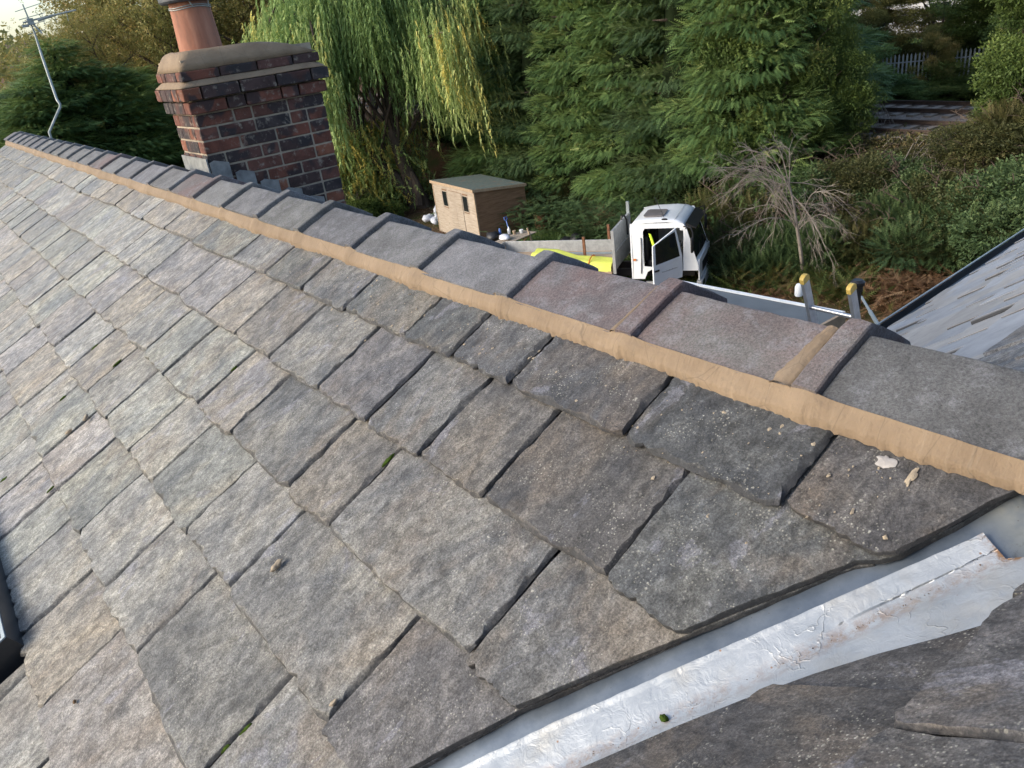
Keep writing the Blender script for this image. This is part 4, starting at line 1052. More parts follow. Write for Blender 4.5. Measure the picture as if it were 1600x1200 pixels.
# work bench
bl=at(793,381,-7.25); br=at(836,363,-7.25); bx=(br-bl); bx.z=0; BL=bx.length; bx.normalize(); by=Vector((-bx.y,bx.x,0))
MBn=Matrix(((bx.x,by.x,0,bl.x),(bx.y,by.y,0,bl.y),(0,0,1,-8),(0,0,0,1)))
wbn=empty('work_bench',(bl.x,bl.y,-8),0,'grey plank work bench on crossed legs in front of the shed','bench')
for i in range(4):
    b=MB(); b.box((-.2,i*.19,.72),(BL+.1,i*.19+.175,.75),MBn); b.build('plank',M['shed'],wbn,Matrix.Identity(4))
for xx in (.25,BL-.25):
    for (y0,y1) in ((-.15,.65),(.85,.1)):
        b=MB(); b.tube([MBn@Vector((xx,y0,0)),MBn@Vector((xx,y1,.73))],.035,4); b.build('leg',M['timber'],wbn,Matrix.Identity(4))
b=MB(); b.tube([MBn@Vector((BL-.25,.0,.5)),MBn@Vector((BL-.3,.1,1.0))],.04,4); b.build('brace',M['timber'],wbn,Matrix.Identity(4))
for (px,py,mat,prof,lab) in ((796,366,'white',[(.05,0),(.06,.02),(.06,.2),(.025,.26),(.02,.3)],'white plastic bottle standing on the work bench'),
        (804,366,'timber',[(.05,0),(.07,.13),(.07,.15)],'small tan pot on the work bench between the bottle and the white pot'),
        (815,364,'white',[(.06,0),(.08,.12),(.08,.14)],'white pot at the far end of the work bench')):
    p=at(px,py,-7.25); b=MB(); b.lathe(prof,12,Matrix.Translation(p)); o=b.build('bottle' if 'bottle' in lab else 'pot',M[mat],None); tag(o,lab,'bottle' if 'bottle' in lab else 'pot')
p=at(771,374,-7.3); t_=empty('tool_bag',p,0,'black tool bag on the near end of the work bench','bag'); blob('bag_body',(p.x,p.y,p.z+.12),(.28,.3,.2),M['black'],t_,seed=2)
p=at(789,374,-7.25); o=blob('blue_bottle_bag',(p.x,p.y,p.z+.08),(.22,.3,.1),M['white_sack'],None,seed=12); tag(o,'crumpled pale blue bag lying on the work bench','bag')
p=at(782,367,-7.2); b=MB(); b.lathe([(.05,0),(.05,.2),(.02,.26)],10,Matrix.Translation(p)); o=b.build('blue_bottle',M['blue'],None); tag(o,'blue spray bottle standing next to the black tool bag','bottle')
# spade against the shed wall
t_=empty('spade',at(796,362,-7.6),0,'spade with blue handle leaning against the brown shed wall','spade')
q0=atd(797,366,30.2); q1=atd(791,345,30.6); b=MB(); b.tube([q0,q1],.022,6); b.build('shaft',M['blue'],t_,Matrix.Identity(4))
b=MB(); d_=(q1-q0).normalized(); sd_=Vector((bx.x,bx.y,0)); b.tube([q1,q1+d_*.08+sd_*.08,q1+d_*.17+sd_*.07,q1+d_*.17-sd_*.07,q1+d_*.08-sd_*.08,q1],.018,5); b.build('handle',M['blue'],t_,Matrix.Identity(4))
b=MB(); Mb=Matrix.Translation(q0); b.box((-.1,-.01,-.3),(.1,.01,0),Mb); b.build('blade',M['galv'],t_,Matrix.Identity(4))
p=at(838,383,-8); b=MB(); b.box((-.7,-.2,0),(.7,.2,.08),Matrix.Translation(p)@Matrix.Rotation(.5,4,'Z')); o=b.build('pale_board',M['galv'],None); tag(o,'pale grey board lying on the ground in front of the work bench','board')
p=at(840,392,-8); b=MB(); b.box((-1.9,-1.2,0),(1.6,1.0,.04),Matrix.Translation(p)@Matrix.Rotation(.9,4,'Z')); o=b.build('timber_sheet',M['timber'],None); tag(o,'tan sheet of board lying beside the end of the truck bed','board')
# green roofed outbuilding behind the chimney
g0=atd(506,262,50); g1=atd(530,262,50)
t_=empty('outbuilding',(g0.x,g0.y,-8),0,'dark outbuilding with green roof edge just right of the chimney','building')
Mg=Matrix.Translation((g0.x,g0.y,-8))@Matrix.Rotation(math.atan2((g1-g0).y,(g1-g0).x),4,'Z'); zt=g0.z+8
b=MB(); b.box((-3,0,0),(1.0,2,zt-.1),Mg); b.build('wall',M['black'],t_,Matrix.Identity(4))
b=MB(); b.box((-3.1,-.1,zt-.1),(1.1,2.1,zt+.25),Mg); b.build('gutter_board',M['white'],t_,Matrix.Identity(4))
M['greenroof']=simple('green_roof',(.03,.10,.07),.6,.2,3)
b=MB(); b.prism([(-.2,zt+.25),(2.2,zt+.25),(2.0,zt+.9),(0.3,zt+.9)],-3.2,1.15,Mg,ax='x'); b.build('roof',M['greenroof'],t_,Matrix.Identity(4))

# ================================================================== TRUCK
T0=at(982,347,-5.5); ta=math.radians(31)
fwv=Vector((math.sin(ta),-math.cos(ta),0)); lfv=Vector((math.cos(ta),math.sin(ta),0))
MT=Matrix(((fwv.x,lfv.x,0,T0.x),(fwv.y,lfv.y,0,T0.y),(0,0,1,-8),(0,0,0,1)))
truck=empty('flatbed_truck',(T0.x,T0.y,-8),0,'white cab flatbed truck parked by the hedge with its door open','truck')
I4=Matrix.Identity(4)
WT=2.05
side=[(0,.72),(0,2.30),(.03,2.42),(.12,2.50),(.5,2.535),(1.15,2.54),(1.42,2.50),(1.60,2.40),(1.70,2.26),(1.96,1.36),(2.03,1.15),(2.05,.95),(2.04,.62),(1.5,.60),(1.42,.95),(1.2,1.08),(.75,1.08),(.5,.95),(.42,.72)]
# cab shell built as cross sections with tucked roof corners
def cab_point(x,z,y):
    # narrow the top slightly and round the roof edges
    k=sst((z-1.4)/1.1)*.055
    yy=y*(WT-2*k)+k
    return MT@Vector((x,yy,z))
b=MB()
top=[(0,.72),(0,1.35),(0,2.26),(.03,2.38),(.13,2.475),(.5,2.525),(1.1,2.535),(1.42,2.50),(1.58,2.42),(1.68,2.30)]
N=14; V=[];F=[]
ysn=[0,.012,.035,.08,.2,.35,.5,.65,.8,.92,.965,.988,1]
drop=[.085,.045,.018,.005,0,0,0,0,0,.005,.018,.045,.085]
for (x,z) in top:
    for yv,dr in zip(ysn,drop): V.append(cab_point(x+ (dr*.5 if z<2.3 and x<.1 else 0),z-(dr if z>2.35 else dr*.0),yv))
K=len(ysn)
for i in range(len(top)-1):
    for j in range(K-1): F.append((i*K+j,i*K+j+1,(i+1)*K+j+1,(i+1)*K+j))
b.add(V,F,True); roofcab=b.build('cab_shell',M['cab'],truck,I4)
sol=roofcab.modifiers.new('thick','SOLIDIFY'); sol.thickness=.03; sol.offset=-1
# near side: rear panel, strip over the door, front pillar, sill, front corner panel
def side_panel(poly,y,th,name='side_panel',mat='cab',par=truck):
    b=MB(); b.prism(poly,y,y+th,None); b.V=[tuple(cab_point(v[0],v[2],v[1]/WT)) for v in b.V]; return b.build(name,M[mat],par,I4)
for (ya,tag_) in ((.004,'near'),(WT-.034,'far')):
    if tag_=='near':
        side_panel([(.004,.72),(.40,.72),(.40,1.08),(.40,2.18),(.46,2.27),(.46,2.42),(.02,2.42),(.004,2.28)],ya,.03)
        side_panel([(.46,2.27),(1.50,2.27),(1.50,2.42),(.46,2.42)],ya,.03)
        side_panel([(1.50,2.20),(1.62,2.20),(1.68,2.28),(1.60,2.40),(1.50,2.42)],ya,.03)
        side_panel([(1.56,.98),(2.02,.98),(2.02,1.15),(1.95,1.36),(1.70,2.24),(1.60,2.20),(1.60,1.9)],ya,.03,'front_pillar')
        side_panel([(.40,.72),(.50,.95),(.76,1.08),(.40,1.12)],ya,.03)
    else: side_panel([(.004,.72),(.42,.72),(.5,.95),(.75,1.08),(1.2,1.08),(1.42,.95),(1.5,.6),(2.03,.62),(2.02,1.15),(1.95,1.36),(1.68,2.28),(1.6,2.42),(.02,2.42),(.004,2.28)],ya,.03)
# wheel arch, step and bumper
b=MB(); b.box((.42,.02,.42),(1.5,.10,.62),MT); b.build('step',M['truckgrey'],truck,I4)
b=MB(); b.box((1.95,.0,.35),(2.12,WT,.66),MT,bev=.03); b.build('bumper',M['truckgrey'],truck,I4)
b=MB(); b.box((2.0,.05,.66),(2.05,WT-.05,1.30),MT,bev=.015); gr=b.build('front_panel',M['cab'],truck,I4)
b=MB(); b.box((2.052,.5,.8),(2.06,WT-.5,1.1),MT); b.build('grille',M['black'],gr,I4)
for yy in (.1,WT-.42):
    b=MB(); b.box((2.10,yy,.45),(2.135,yy+.3,.62),MT,bev=.01); b.build('headlight',M['glass'],truck,I4)
# windscreen
b=MB(); ws=[(1.69,2.26),(1.955,1.36)]
V=[];F=[]
for (x,z) in ws:
    for k in range(9): 
        yv=.035+.93*k/8; V.append(cab_point(x+.03*math.sin(PI*k/8),z,yv))
b.add(V,[(k,k+1,9+k+1,9+k) for k in range(8)],True); wsn=b.build('windscreen',M['glass'],truck,I4)
b=MB(); V=[]
for (x,z) in ((1.955,1.37),(2.03,1.12)):
    for k in range(9): V.append(cab_point(x+.03*math.sin(PI*k/8),z,k/8))
b.add(V,[(k,k+1,9+k+1,9+k) for k in range(8)],True); b.build('scuttle',M['cab'],truck,I4)
b=MB(); b.tube([cab_point(1.99,1.42,.2),cab_point(1.90,1.62,.45)],.012,5); b.tube([cab_point(1.99,1.42,.55),cab_point(1.90,1.62,.8)],.012,5); b.build('wiper',M['black'],wsn,I4)
# roof hatch, marker lamp, antenna
b=MB(); hp=[(.36,.44),(.42,.34),(.92,.36),(.98,.46),(.98,1.02),(.92,1.10),(.42,1.12),(.36,1.02)]
b.prism(hp,2.545,2.575,MT,ax='z'); rh=b.build('roof_hatch',M['skylight'],truck,I4)
b=MB(); b.lathe([(.07,2.50),(.07,2.53),(.04,2.545)],16,MT@Matrix.Translation((1.05,.12,0))@Matrix.Diagonal((1.3,.55,1,1))); b.build('marker_lamp',M['black'],truck,I4)
b=MB(); b.tube([MT@Vector((1.0,.30,2.53)),MT@Vector((.97,.33,2.6)),MT@Vector((.62,.9,3.0))],.008,5); b.build('antenna',M['black'],truck,I4)
b=MB(); b.tube([MT@Vector((1.36,.08,2.515)),MT@Vector((1.36,1.0,2.53)),MT@Vector((1.36,WT-.08,2.515))],.006,4); b.build('roof_seam',M['truckgrey'],truck,I4)
b=MB(); b.tube([cab_point(.30,.9,-.004),cab_point(.34,1.5,-.004),cab_point(.34,2.0,-.004)],.014,5); b.build('grab_rail',M['black'],truck,I4)
b=MB(); b.box((.08,-.012,1.3),(.16,.004,1.36),MT); b.build('side_lamp',M['orange'],truck,I4)
b=MB(); b.prism([(1.66,2.34),(1.95,2.22),(1.96,2.25),(1.66,2.40)],.12,WT-.12,MT); b.build('sun_visor',M['black'],truck,I4)
# interior
b=MB(); b.box((.03,.06,.95),(1.9,WT-.06,1.02),MT); b.box((.03,.06,1.02),(.07,WT-.06,2.4),MT); b.box((1.68,.1,1.02),(1.92,WT-.1,1.35),MT); b.build('cab_interior',M['black'],truck,I4)
for yy in (.18,1.25):
    b=MB(); b.box((.45,yy,1.02),(1.05,yy+.55,1.28),MT,bev=.05); b.box((.32,yy+.02,1.2),(.50,yy+.53,2.0),MT,bev=.05); b.build('seat',M['black'],truck,I4)
b=MB(); pts=[MT@(Vector((1.38,.45,1.55))+Vector((math.cos(a)*.10,math.sin(a)*.2,-math.cos(a)*.17))) for a in [2*PI*k/20 for k in range(21)]]; b.tube(pts,.016,6); b.tube([MT@Vector((1.38,.45,1.55)),MT@Vector((1.6,.45,1.25))],.03,6); b.build('steering_wheel',M['black'],truck,I4)
b=MB(); b.add([tuple(MT@Vector(v)) for v in [(.55,.16,2.1),(.63,.14,2.08),(.80,.11,1.55),(.95,.13,1.33),(1.05,.15,1.46),(1.08,.16,1.43),(.94,.12,1.24),(.72,.10,1.5)]],[(0,1,2,7),(2,3,6,7),(3,4,5,6)]); hv=b.build('hi_vis_vest',M['hivis'],truck,I4)
sol=hv.modifiers.new('t','SOLIDIFY'); sol.thickness=.03
# open door, hinged at the front edge
hx=1.52; open_=math.radians(52)
MD=MT@Matrix.Translation((hx,.0,0))@Matrix.Rotation(open_,4,'Z')      # door plane runs back along -x, swung outwards
def dpr(poly,y0,y1,name,mat,par):
    b=MB(); b.prism(poly,y0,y1,MD); return b.build(name,M[mat],par,I4)
dh=1.10
dp=empty('door',tuple(MT@Vector((hx,0,.8))),0); dp.parent=truck; dp.matrix_basis=parent_inv(truck)@Matrix.Translation(MT@Vector((hx,0,.8)))
fr=[(-dh,.78),(0,.78),(0,1.50),(-dh,1.42)]
dpr([(-dh,.80),(-.02,.80),(0,1.0),(0,1.46),(-dh,1.40)],-.05,0,'door_panel','cab',dp)
dpr([(-dh,1.40),(-dh+.10,1.41),(-dh+.10,2.02),(-dh+.02,2.0)],-.045,-.005,'window_frame','cab',dp)
dpr([(-dh+.02,2.0),(-dh+.10,2.02),(-.24,2.25),(-.20,2.33)],-.045,-.005,'window_frame','cab',dp)
dpr([(-.20,2.33),(-.24,2.25),(-.07,1.45),(0,1.46)],-.045,-.005,'window_frame','cab',dp)
dpr([(-dh+.10,1.41),(-.07,1.45),(-.24,2.25),(-dh+.10,2.02)],-.03,-.02,'door_glass','glass',dp)
dpr([(-dh+.04,1.22),(-dh+.2,1.22),(-dh+.2,1.27),(-dh+.04,1.27)],-.075,-.051,'handle','black',dp)
b=MB()
for i in range(14):
    x=-.78+i*.042; b.box((x,-.0535,1.135+.0*i),(x+.026,-.0512,1.135+random.uniform(.018,.042)),MD)
b.build('worn_lettering',M['truckgrey'],dp,I4)
# mirrors
b=MB(); b.tube([MT@Vector((1.62,.02,2.32)),MT@Vector((1.86,-.18,2.34)),MT@Vector((1.92,-.24,2.2)),MT@Vector((1.92,-.25,1.7))],.022,6); mi=b.build('mirror_arm',M['black'],truck,I4)
b=MB(); b.box((1.86,-.34,1.62),(1.93,-.16,2.05),MT,bev=.02); b.build('mirror',M['black'],mi,I4)
b=MB(); b.tube([MT@Vector((1.6,WT-.02,2.3)),MT@Vector((1.86,WT+.2,2.34)),MT@Vector((1.92,WT+.24,1.7))],.022,6); mi=b.build('mirror_arm',M['black'],truck,I4)
b=MB(); b.box((1.86,WT+.16,1.62),(1.93,WT+.34,2.05),MT,bev=.02); b.build('mirror',M['black'],mi,I4)
# chassis, wheels
b=MB(); 
for yy in (.6,WT-.7): b.box((-4.9,yy,.62),(1.8,yy+.1,.84),MT)
b.build('chassis',M['black'],truck,I4)
for (xx) in (1.0,-2.9):
    for yy in (.02,WT-.27):
        w_=MB(); Mw=MT@Matrix.Translation((xx,yy+.12,.41))@Matrix.Rotation(PI/2,4,'X')
        w_.lathe([(.22,-.11),(.38,-.12),(.41,-.08),(.41,.08),(.38,.12),(.22,.11)],28,Mw); wh=w_.build('wheel',M['tyre'],truck,I4)
        w_=MB(); w_.lathe([(.06,-.13),(.12,-.115),(.2,-.10),(.225,-.122),(.225,.122),(.2,.10),(.12,.115),(.06,.13)],20,Mw); w_.build('rim',M['truckgrey'],wh,I4)
# bed
XB0,XB1=-5.0,-.62
b=MB(); b.box((XB0,-.05,.88),(XB1,WT+.05,.98),MT); b.build('bed_floor',M['timber'],truck,I4)
for (a,c) in (((XB0,-.09,.44),(XB1,-.05,.88)),((XB0,WT+.05,.90),(XB1,WT+.09,1.36)),((XB0-.04,-.05,.90),(XB0,WT+.05,1.36))):
    b=MB(); b.box(a,c,MT,bev=.008); b.build('dropside',M['truckgrey'],truck,I4)
# headboard: mesh frame behind the cab
b=MB(); XH=-.56
for yy in (-.06,WT-.02): b.box((XH,yy,.9),(XH+.09,yy+.08,2.25),MT)
b.box((XH,.02,2.17),(XH+.07,WT-.02,2.25),MT); b.box((XH,.02,1.5),(XH+.07,WT-.02,1.56),MT)
hb=b.build('headboard',M['truckgrey'],truck,I4)
b=MB(); b.box((XH+.03,.02,.98),(XH+.045,WT-.02,2.17),MT); b.build('headboard_panel',M['truckgrey'],hb,I4)
b=MB(); b.box((XH-.01,WT-.04,2.1),(XH+.08,WT+.05,2.62),MT); b.build('post',M['galv'],hb,I4)
b=MB(); b.tube([MT@Vector((XH+.03,1.2,2.25)),MT@Vector((XH+.03,1.22,2.36)),MT@Vector((XH+.1,1.3,2.36)),MT@Vector((XH+.14,1.4,2.2)),MT@Vector((XH+.12,1.5,1.7))],.03,6); b.build('strap',M['black'],hb,I4)
# load
def obj_at(name,b,mat,label,cat): o=b.build(name,mat,None); return tag(o,label,cat)
b=MB(); pts=[(-.64,.42,1.12),(-1.2,.40,1.18),(-1.9,.45,1.22),(-2.6,.6,1.38),(-3.4,.8,1.36)]
V=[];F=[];K=9
for i,(x,y,z) in enumerate(pts):
    for k in range(K):
        a=PI*k/(K-1); V.append(MT@Vector((x,y-.02+.44*math.cos(a)*(1+.1*math.sin(i*2)),z-.16+.26*abs(math.sin(a))**.6*(1-.25*math.exp(-((k-4)/.8)**2))+.03*nz(i*3,k))))
for i in range(len(pts)-1):
    for k in range(K-1): F.append((i*K+k,i*K+k+1,(i+1)*K+k+1,(i+1)*K+k))
b.add(V,F,True); yr=obj_at('yellow_sheeting',b,M['yellow'],'long roll of bright yellow sheeting lying on the truck bed','sheeting')
b=MB(); pts=[]
for k in range(13): a=PI*k/12; pts.append(MT@Vector((-1.35,.385+.46*math.cos(a),1.04+.30*math.sin(a))))
b.tube(pts,.02,5); b.build('strap',M['orange'],yr,I4)
for (y0,z0,l,mat,lab) in ((1.25,.98,3.0,'shed','tan timber length lying on the truck bed behind the yellow roll'),(1.52,.98,2.6,'galv','grey metal length on the truck bed, next to the far side board')):
    b=MB(); b.box((-.7-l,y0,z0),(-.7,y0+.16,z0+.1),MT); obj_at('timber_length' if mat=='shed' else 'metal_length',b,M[mat],lab,'plank')
for (x,y,h_,lab) in ((-1.75,.95,1.45,'brown timber post standing up in the middle of the truck bed'),(-1.25,WT+.12,1.65,'thin brown post at the far side of the truck bed')):
    b=MB(); b.box((x-.04,y-.04,.98 if y<2 else .9),(x+.04,y+.04,h_+.35 if y<2 else h_+.2),MT); obj_at('timber_post',b,M['timber'] if 0 else M['rust'],lab,'post')

# ================================================================== VEGETATION
def frond(pairs=8, ll=.34, w=.075, ang=.75, taper=.75, tipw=.05):
    T=[]
    for i in range(pairs):
        x=.10+.82*i/(pairs-1); l=ll*(1-taper*x*.9)
        for s in (-1,1):
            T.append([(x-w*.5,0,0),(x+w*.6,0,0),(x+l*math.cos(ang),s*l*math.sin(ang),-.05*l)])
    T.append([(0,-tipw*.4,0),(0,tipw*.4,0),(1.05,0,0)])
    return np.array(T)          # (T,3,3)
def leafcluster(n=9, l=.30, w=.13, spread=.45, seed=1):
    r=np.random.default_rng(seed); T=[]
    for i in range(n):
        b=np.array([r.uniform(0,.8),r.uniform(-spread,spread),r.uniform(-spread,spread)*.6]); a=r.uniform(-1,1)*1.2; e=r.uniform(-.7,.5)
        d=np.array([math.cos(a)*math.cos(e),math.sin(a)*math.cos(e),math.sin(e)]); q=np.cross(d,[0,0,1.]); q/=np.linalg.norm(q); q=q*math.cos(i)+np.cross(q,d)*math.sin(i)
        T.append([b-q*w*.35,b+d*l*.5+q*w*.5,b+d*l]); T.append([b-q*w*.35,b+d*l,b+d*l*.45-q*w*.55])
    return np.array(T)
def strand(n=24, l=1.0, leaf=.13, w=.022, seed=2):
    r=np.random.default_rng(seed); T=[]
    for i in range(n):
        x=(i+.5)/n; a=r.uniform(0,2*PI); o=np.array([0,math.cos(a),math.sin(a)])
        b=np.array([x*l,0,0])+o*.006; d=np.array([.80,0,0])+o*.55; d/=np.linalg.norm(d); q=np.cross(d,o); q/=np.linalg.norm(q)+1e-9
        T.append([b-q*w,b+q*w,b+d*leaf])
    T.append([(0,-.006,0),(0,.006,0),(l,0,0)])
    return np.array(T)
def scatter_mesh(name, P, D, UP, S, templates, tint, rng, SY=None):
    """P positions, D main direction, UP approximate normal, S size; vectorised copies of small templates."""
    n=len(P); D=D/np.linalg.norm(D,axis=1,keepdims=True)
    Yv=np.cross(UP,D); Yv/=np.linalg.norm(Yv,axis=1,keepdims=True)+1e-9; Zv=np.cross(D,Yv)
    which=rng.integers(0,len(templates),n); VV=[];TT=[]
    for k,T in enumerate(templates):
        m=np.where(which==k)[0]
        if not len(m): continue
        t=T.reshape(-1,3); s=S[m][:,None,None]; sy=(SY[m] if SY is not None else S[m])[:,None,None]
        v=P[m][:,None,:]+D[m][:,None,:]*t[None,:,0:1]*s+Yv[m][:,None,:]*t[None,:,1:2]*sy+Zv[m][:,None,:]*t[None,:,2:3]*sy
        VV.append(v.reshape(-1,3)); tt=np.repeat(tint[m],len(t)//3); TT.append(tt)
    V=np.concatenate(VV).astype(np.float32); tt=np.concatenate(TT); nf=len(V)//3
    tt=np.clip(tt+rng.normal(0,.06,nf),0,1).astype(np.float32)
    me=bpy.data.meshes.new(name); me.vertices.add(len(V)); me.vertices.foreach_set('co',V.ravel())
    me.loops.add(len(V)); me.loops.foreach_set('vertex_index',np.arange(len(V),dtype=np.int32))
    me.polygons.add(nf); me.polygons.foreach_set('loop_start',np.arange(0,len(V),3,dtype=np.int32))
    try: me.polygons.foreach_set('loop_total',np.full(nf,3,dtype=np.int32))
    except Exception: pass
    me.update(calc_edges=True)
    ca=me.color_attributes.new('tint','FLOAT_COLOR','POINT'); c=np.ones((len(V),4),np.float32); c[:,:3]=np.repeat(tt,3)[:,None]; ca.data.foreach_set('color',c.ravel())
    return me
def blob_points(blobs, n, rng, inner=.25):
    C=np.array([b[0] for b in blobs]); R=np.array([b[1] for b in blobs]); A=(R[:,0]*R[:,1]+R[:,0]*R[:,2]+R[:,1]*R[:,2]); A/=A.sum()
    k=rng.choice(len(blobs),n,p=A); N=rng.normal(size=(n,3)); N/=np.linalg.norm(N,axis=1,keepdims=True)
    rr=1-np.abs(rng.normal(0,inner,n)); rr=np.clip(rr,.2,1.08)
    P=C[k]+N*R[k]*rr[:,None]; NN=N/R[k]; NN/=np.linalg.norm(NN,axis=1,keepdims=True)
    return P,NN,k
def col_blobs(h,r,rng,n=70,skirt=.0,topk=1.6,flat=.45,size=.36):
    out=[]
    for i in range(n):
        t=rng.uniform(0.01,1)**.9; rz=r*(1-t**topk)**.75*(1-.15*math.exp(-t*8)); a=rng.uniform(0,2*PI); q=rz*rng.uniform(.6,.88)
        s=r*size*rng.uniform(.75,1.3)*(1-.4*t)
        out.append(((q*math.cos(a),q*math.sin(a),.15+t*h*.97),(s*1.15,s*1.15,s*flat)))
    return out
FR1=[frond(6,.36,.10),frond(5,.42,.11,.85,.7),frond(6,.34,.09,.65)]
FR2=[leafcluster(9,seed=1),leafcluster(10,seed=2),leafcluster(8,seed=5)]
def make_conifer_mesh(seed,h,r,n,size=.42,droop=-.12,flat=.5,nb=80):
    rng=np.random.default_rng(seed); bl=col_blobs(h,r,rng,nb,flat=.30)
    P,N,k=blob_points(bl,n,rng,.22)
    rad=P.copy(); rad[:,2]=0; rl=np.linalg.norm(rad,axis=1,keepdims=True)+1e-6; rad/=rl
    D=rad*1.0+N*.55+rng.normal(0,.28,(n,3)); D[:,2]+=droop
    UP=np.tile([0,0,1.],(n,1))+rng.normal(0,.28,(n,3))
    S=size*rng.uniform(.6,1.25,n)
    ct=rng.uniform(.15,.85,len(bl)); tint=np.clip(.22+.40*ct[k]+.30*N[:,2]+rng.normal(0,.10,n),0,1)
    return scatter_mesh('crown',P,D,UP,S,FR1,tint,rng)
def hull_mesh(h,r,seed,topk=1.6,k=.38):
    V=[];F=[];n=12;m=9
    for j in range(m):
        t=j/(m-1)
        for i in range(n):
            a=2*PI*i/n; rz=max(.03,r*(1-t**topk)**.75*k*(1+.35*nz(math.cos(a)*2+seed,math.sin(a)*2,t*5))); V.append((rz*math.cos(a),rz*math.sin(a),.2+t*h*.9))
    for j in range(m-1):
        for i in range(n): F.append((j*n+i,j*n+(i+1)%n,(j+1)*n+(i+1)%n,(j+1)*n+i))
    return pydata('inner_blocker',V,F,True)  # solid hull, added in each conifer crown as an occluder
def trunk_mesh(h,r0,seed,lean=(0,0),n=8):
    b=MB(); pts=[(lean[0]*t*h+.12*nz(seed,t*3),lean[1]*t*h+.12*nz(seed+5,t*3),-.3+t*h) for t in [i/6 for i in range(7)]]
    b.tube(pts,[r0*(1-.85*i/6) for i in range(7)],n)
    for i in range(8):
        t=.25+.07*i; a=i*2.4+seed; p=Vector((lean[0]*t*h,lean[1]*t*h,t*h)); e=p+Vector((math.cos(a),math.sin(a),.25))*h*.12; b.tube([p,p.lerp(e,.5)+Vector((0,0,.1)),e],[r0*.3,r0*.2,r0*.06],5)
    me=pydata('trunk',b.V,b.F,True); return me
TRI=0
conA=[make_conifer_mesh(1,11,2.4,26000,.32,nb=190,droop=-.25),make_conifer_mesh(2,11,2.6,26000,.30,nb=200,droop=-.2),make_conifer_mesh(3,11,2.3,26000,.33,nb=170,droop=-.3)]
hulls=[hull_mesh(11,2.3,s) for s in (1,2,3)]; trunkA=[trunk_mesh(10,.22,s) for s in (1,2)]
def put_tree(name,label,cat,group,x,y,crown,trunk,hull,mat,sc=(1,1,1),rz=0,z=None,tmat=None):
    z=gz(x,y)-.05 if z is None else z
    t=empty(name,(x,y,z),rz,label,cat,group); t.scale=sc
    for nm,me,mt in (('crown',crown,mat),('trunk',trunk,tmat or M['bark']),('inner_blocker',hull,M['core'])):
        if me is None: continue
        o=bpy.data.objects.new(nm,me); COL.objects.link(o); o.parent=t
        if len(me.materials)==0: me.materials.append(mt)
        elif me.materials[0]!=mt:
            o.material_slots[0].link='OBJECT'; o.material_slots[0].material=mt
    return t
rv=random.Random(5)
desc=['tall dark green conifer behind the truck cab in the hedge','tall conifer in the hedge between the truck and the rusty bin','tall feathery conifer behind the rusty bin','tall dark conifer straight behind the garden shed',
 'dark conifer rising just right of the willow','conifer in the shade behind the willow trunks','conifer of the hedge mostly hidden behind the willow crown','conifer of the hedge left of the willow, behind the outbuilding']
ylist=[17.4,20.2,23.0,25.9,28.9,31.9,35.4,39.5]
for i,y in enumerate(ylist):
    x=21.2+.06*(y-13)+rv.uniform(-.25,.25)+(0 if y<34 else 1.2)
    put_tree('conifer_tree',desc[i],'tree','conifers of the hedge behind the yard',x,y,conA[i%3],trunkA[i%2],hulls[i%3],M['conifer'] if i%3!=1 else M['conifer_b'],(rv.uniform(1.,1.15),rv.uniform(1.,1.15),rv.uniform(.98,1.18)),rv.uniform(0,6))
# second, taller rank seen above and between the first
desc2=['tall bright tipped conifer showing at the top edge, right of the photo middle','tall conifer at the top edge above the rusty bin','tall conifer at the top edge above the garden shed']
for i,y in enumerate((18.5,23.5,29.)):
    put_tree('conifer_tree',desc2[i],'tree','conifers of the hedge behind the yard',24.4+.06*(y-13),y,conA[(i+1)%3],trunkA[i%2],hulls[(i+1)%3],M['conifer'],(1.25,1.25,1.12),rv.uniform(0,6))
# left hand group beyond the end of the roof
hl=[(100,1.6,'rounded dark conifer with the aerial pole in front of it',1.2,.93),(165,.9,'dark conifer between the aerial pole and the chimney, the nearer',1.25,.80),(215,.6,'dark conifer immediately left of the chimney brickwork',1.15,.76),(45,.2,'low green conifer left of the aerial pole',1.15,.78),(-10,-.2,'green conifer at the very left edge of the photo',1.2,.76),(265,.3,'dark conifer behind the base of the chimney',1.1,.72)]
for i,(px,_,lab,s_,sz) in enumerate(hl):
    D=46+2.5*(i%3)-2*(i%2); p=atd(px,130,D); put_tree('conifer_tree',lab,'tree','conifers beyond the far end of the roof',p.x,p.y,conA[i%3],trunkA[i%2],hulls[i%3],M['conifer'],(s_*1.25,s_*1.25,sz),rv.uniform(0,6),z=-8)
# --- leafy shrubs
def make_shrub_mesh(seed,R,n,size=.34,frs=None,nb=26,zk=.7,up=.35,inner=.3):
    rng=np.random.default_rng(seed); bl=[]
    for i in range(nb):
        v=rng.normal(size=3); v/=np.linalg.norm(v); v[2]=abs(v[2])*.9; q=rng.uniform(.35,.85); s=rng.uniform(.22,.42)
        bl.append(((v[0]*R*q,v[1]*R*q,R*zk*.25+v[2]*R*zk*q*1.2),(R*s,R*s,R*s*.7)))
    P,N,k=blob_points(bl,n,rng,inner); keep=P[:,2]>-.3; P=P[keep];N=N[keep];k=k[keep]; n=len(P)
    D=N+rng.normal(0,.35,(n,3)); D[:,2]+=up; UP=np.tile([0,0,1.],(n,1))+rng.normal(0,.5,(n,3)); S=size*rng.uniform(.6,1.3,n)
    ct=rng.uniform(.1,.9,len(bl)); tint=np.clip(.12+.5*ct[k]+.2*N[:,2]+rng.normal(0,.10,n),0,1)
    return scatter_mesh('crown',P,D,UP,S,frs or FR2,tint,rng)
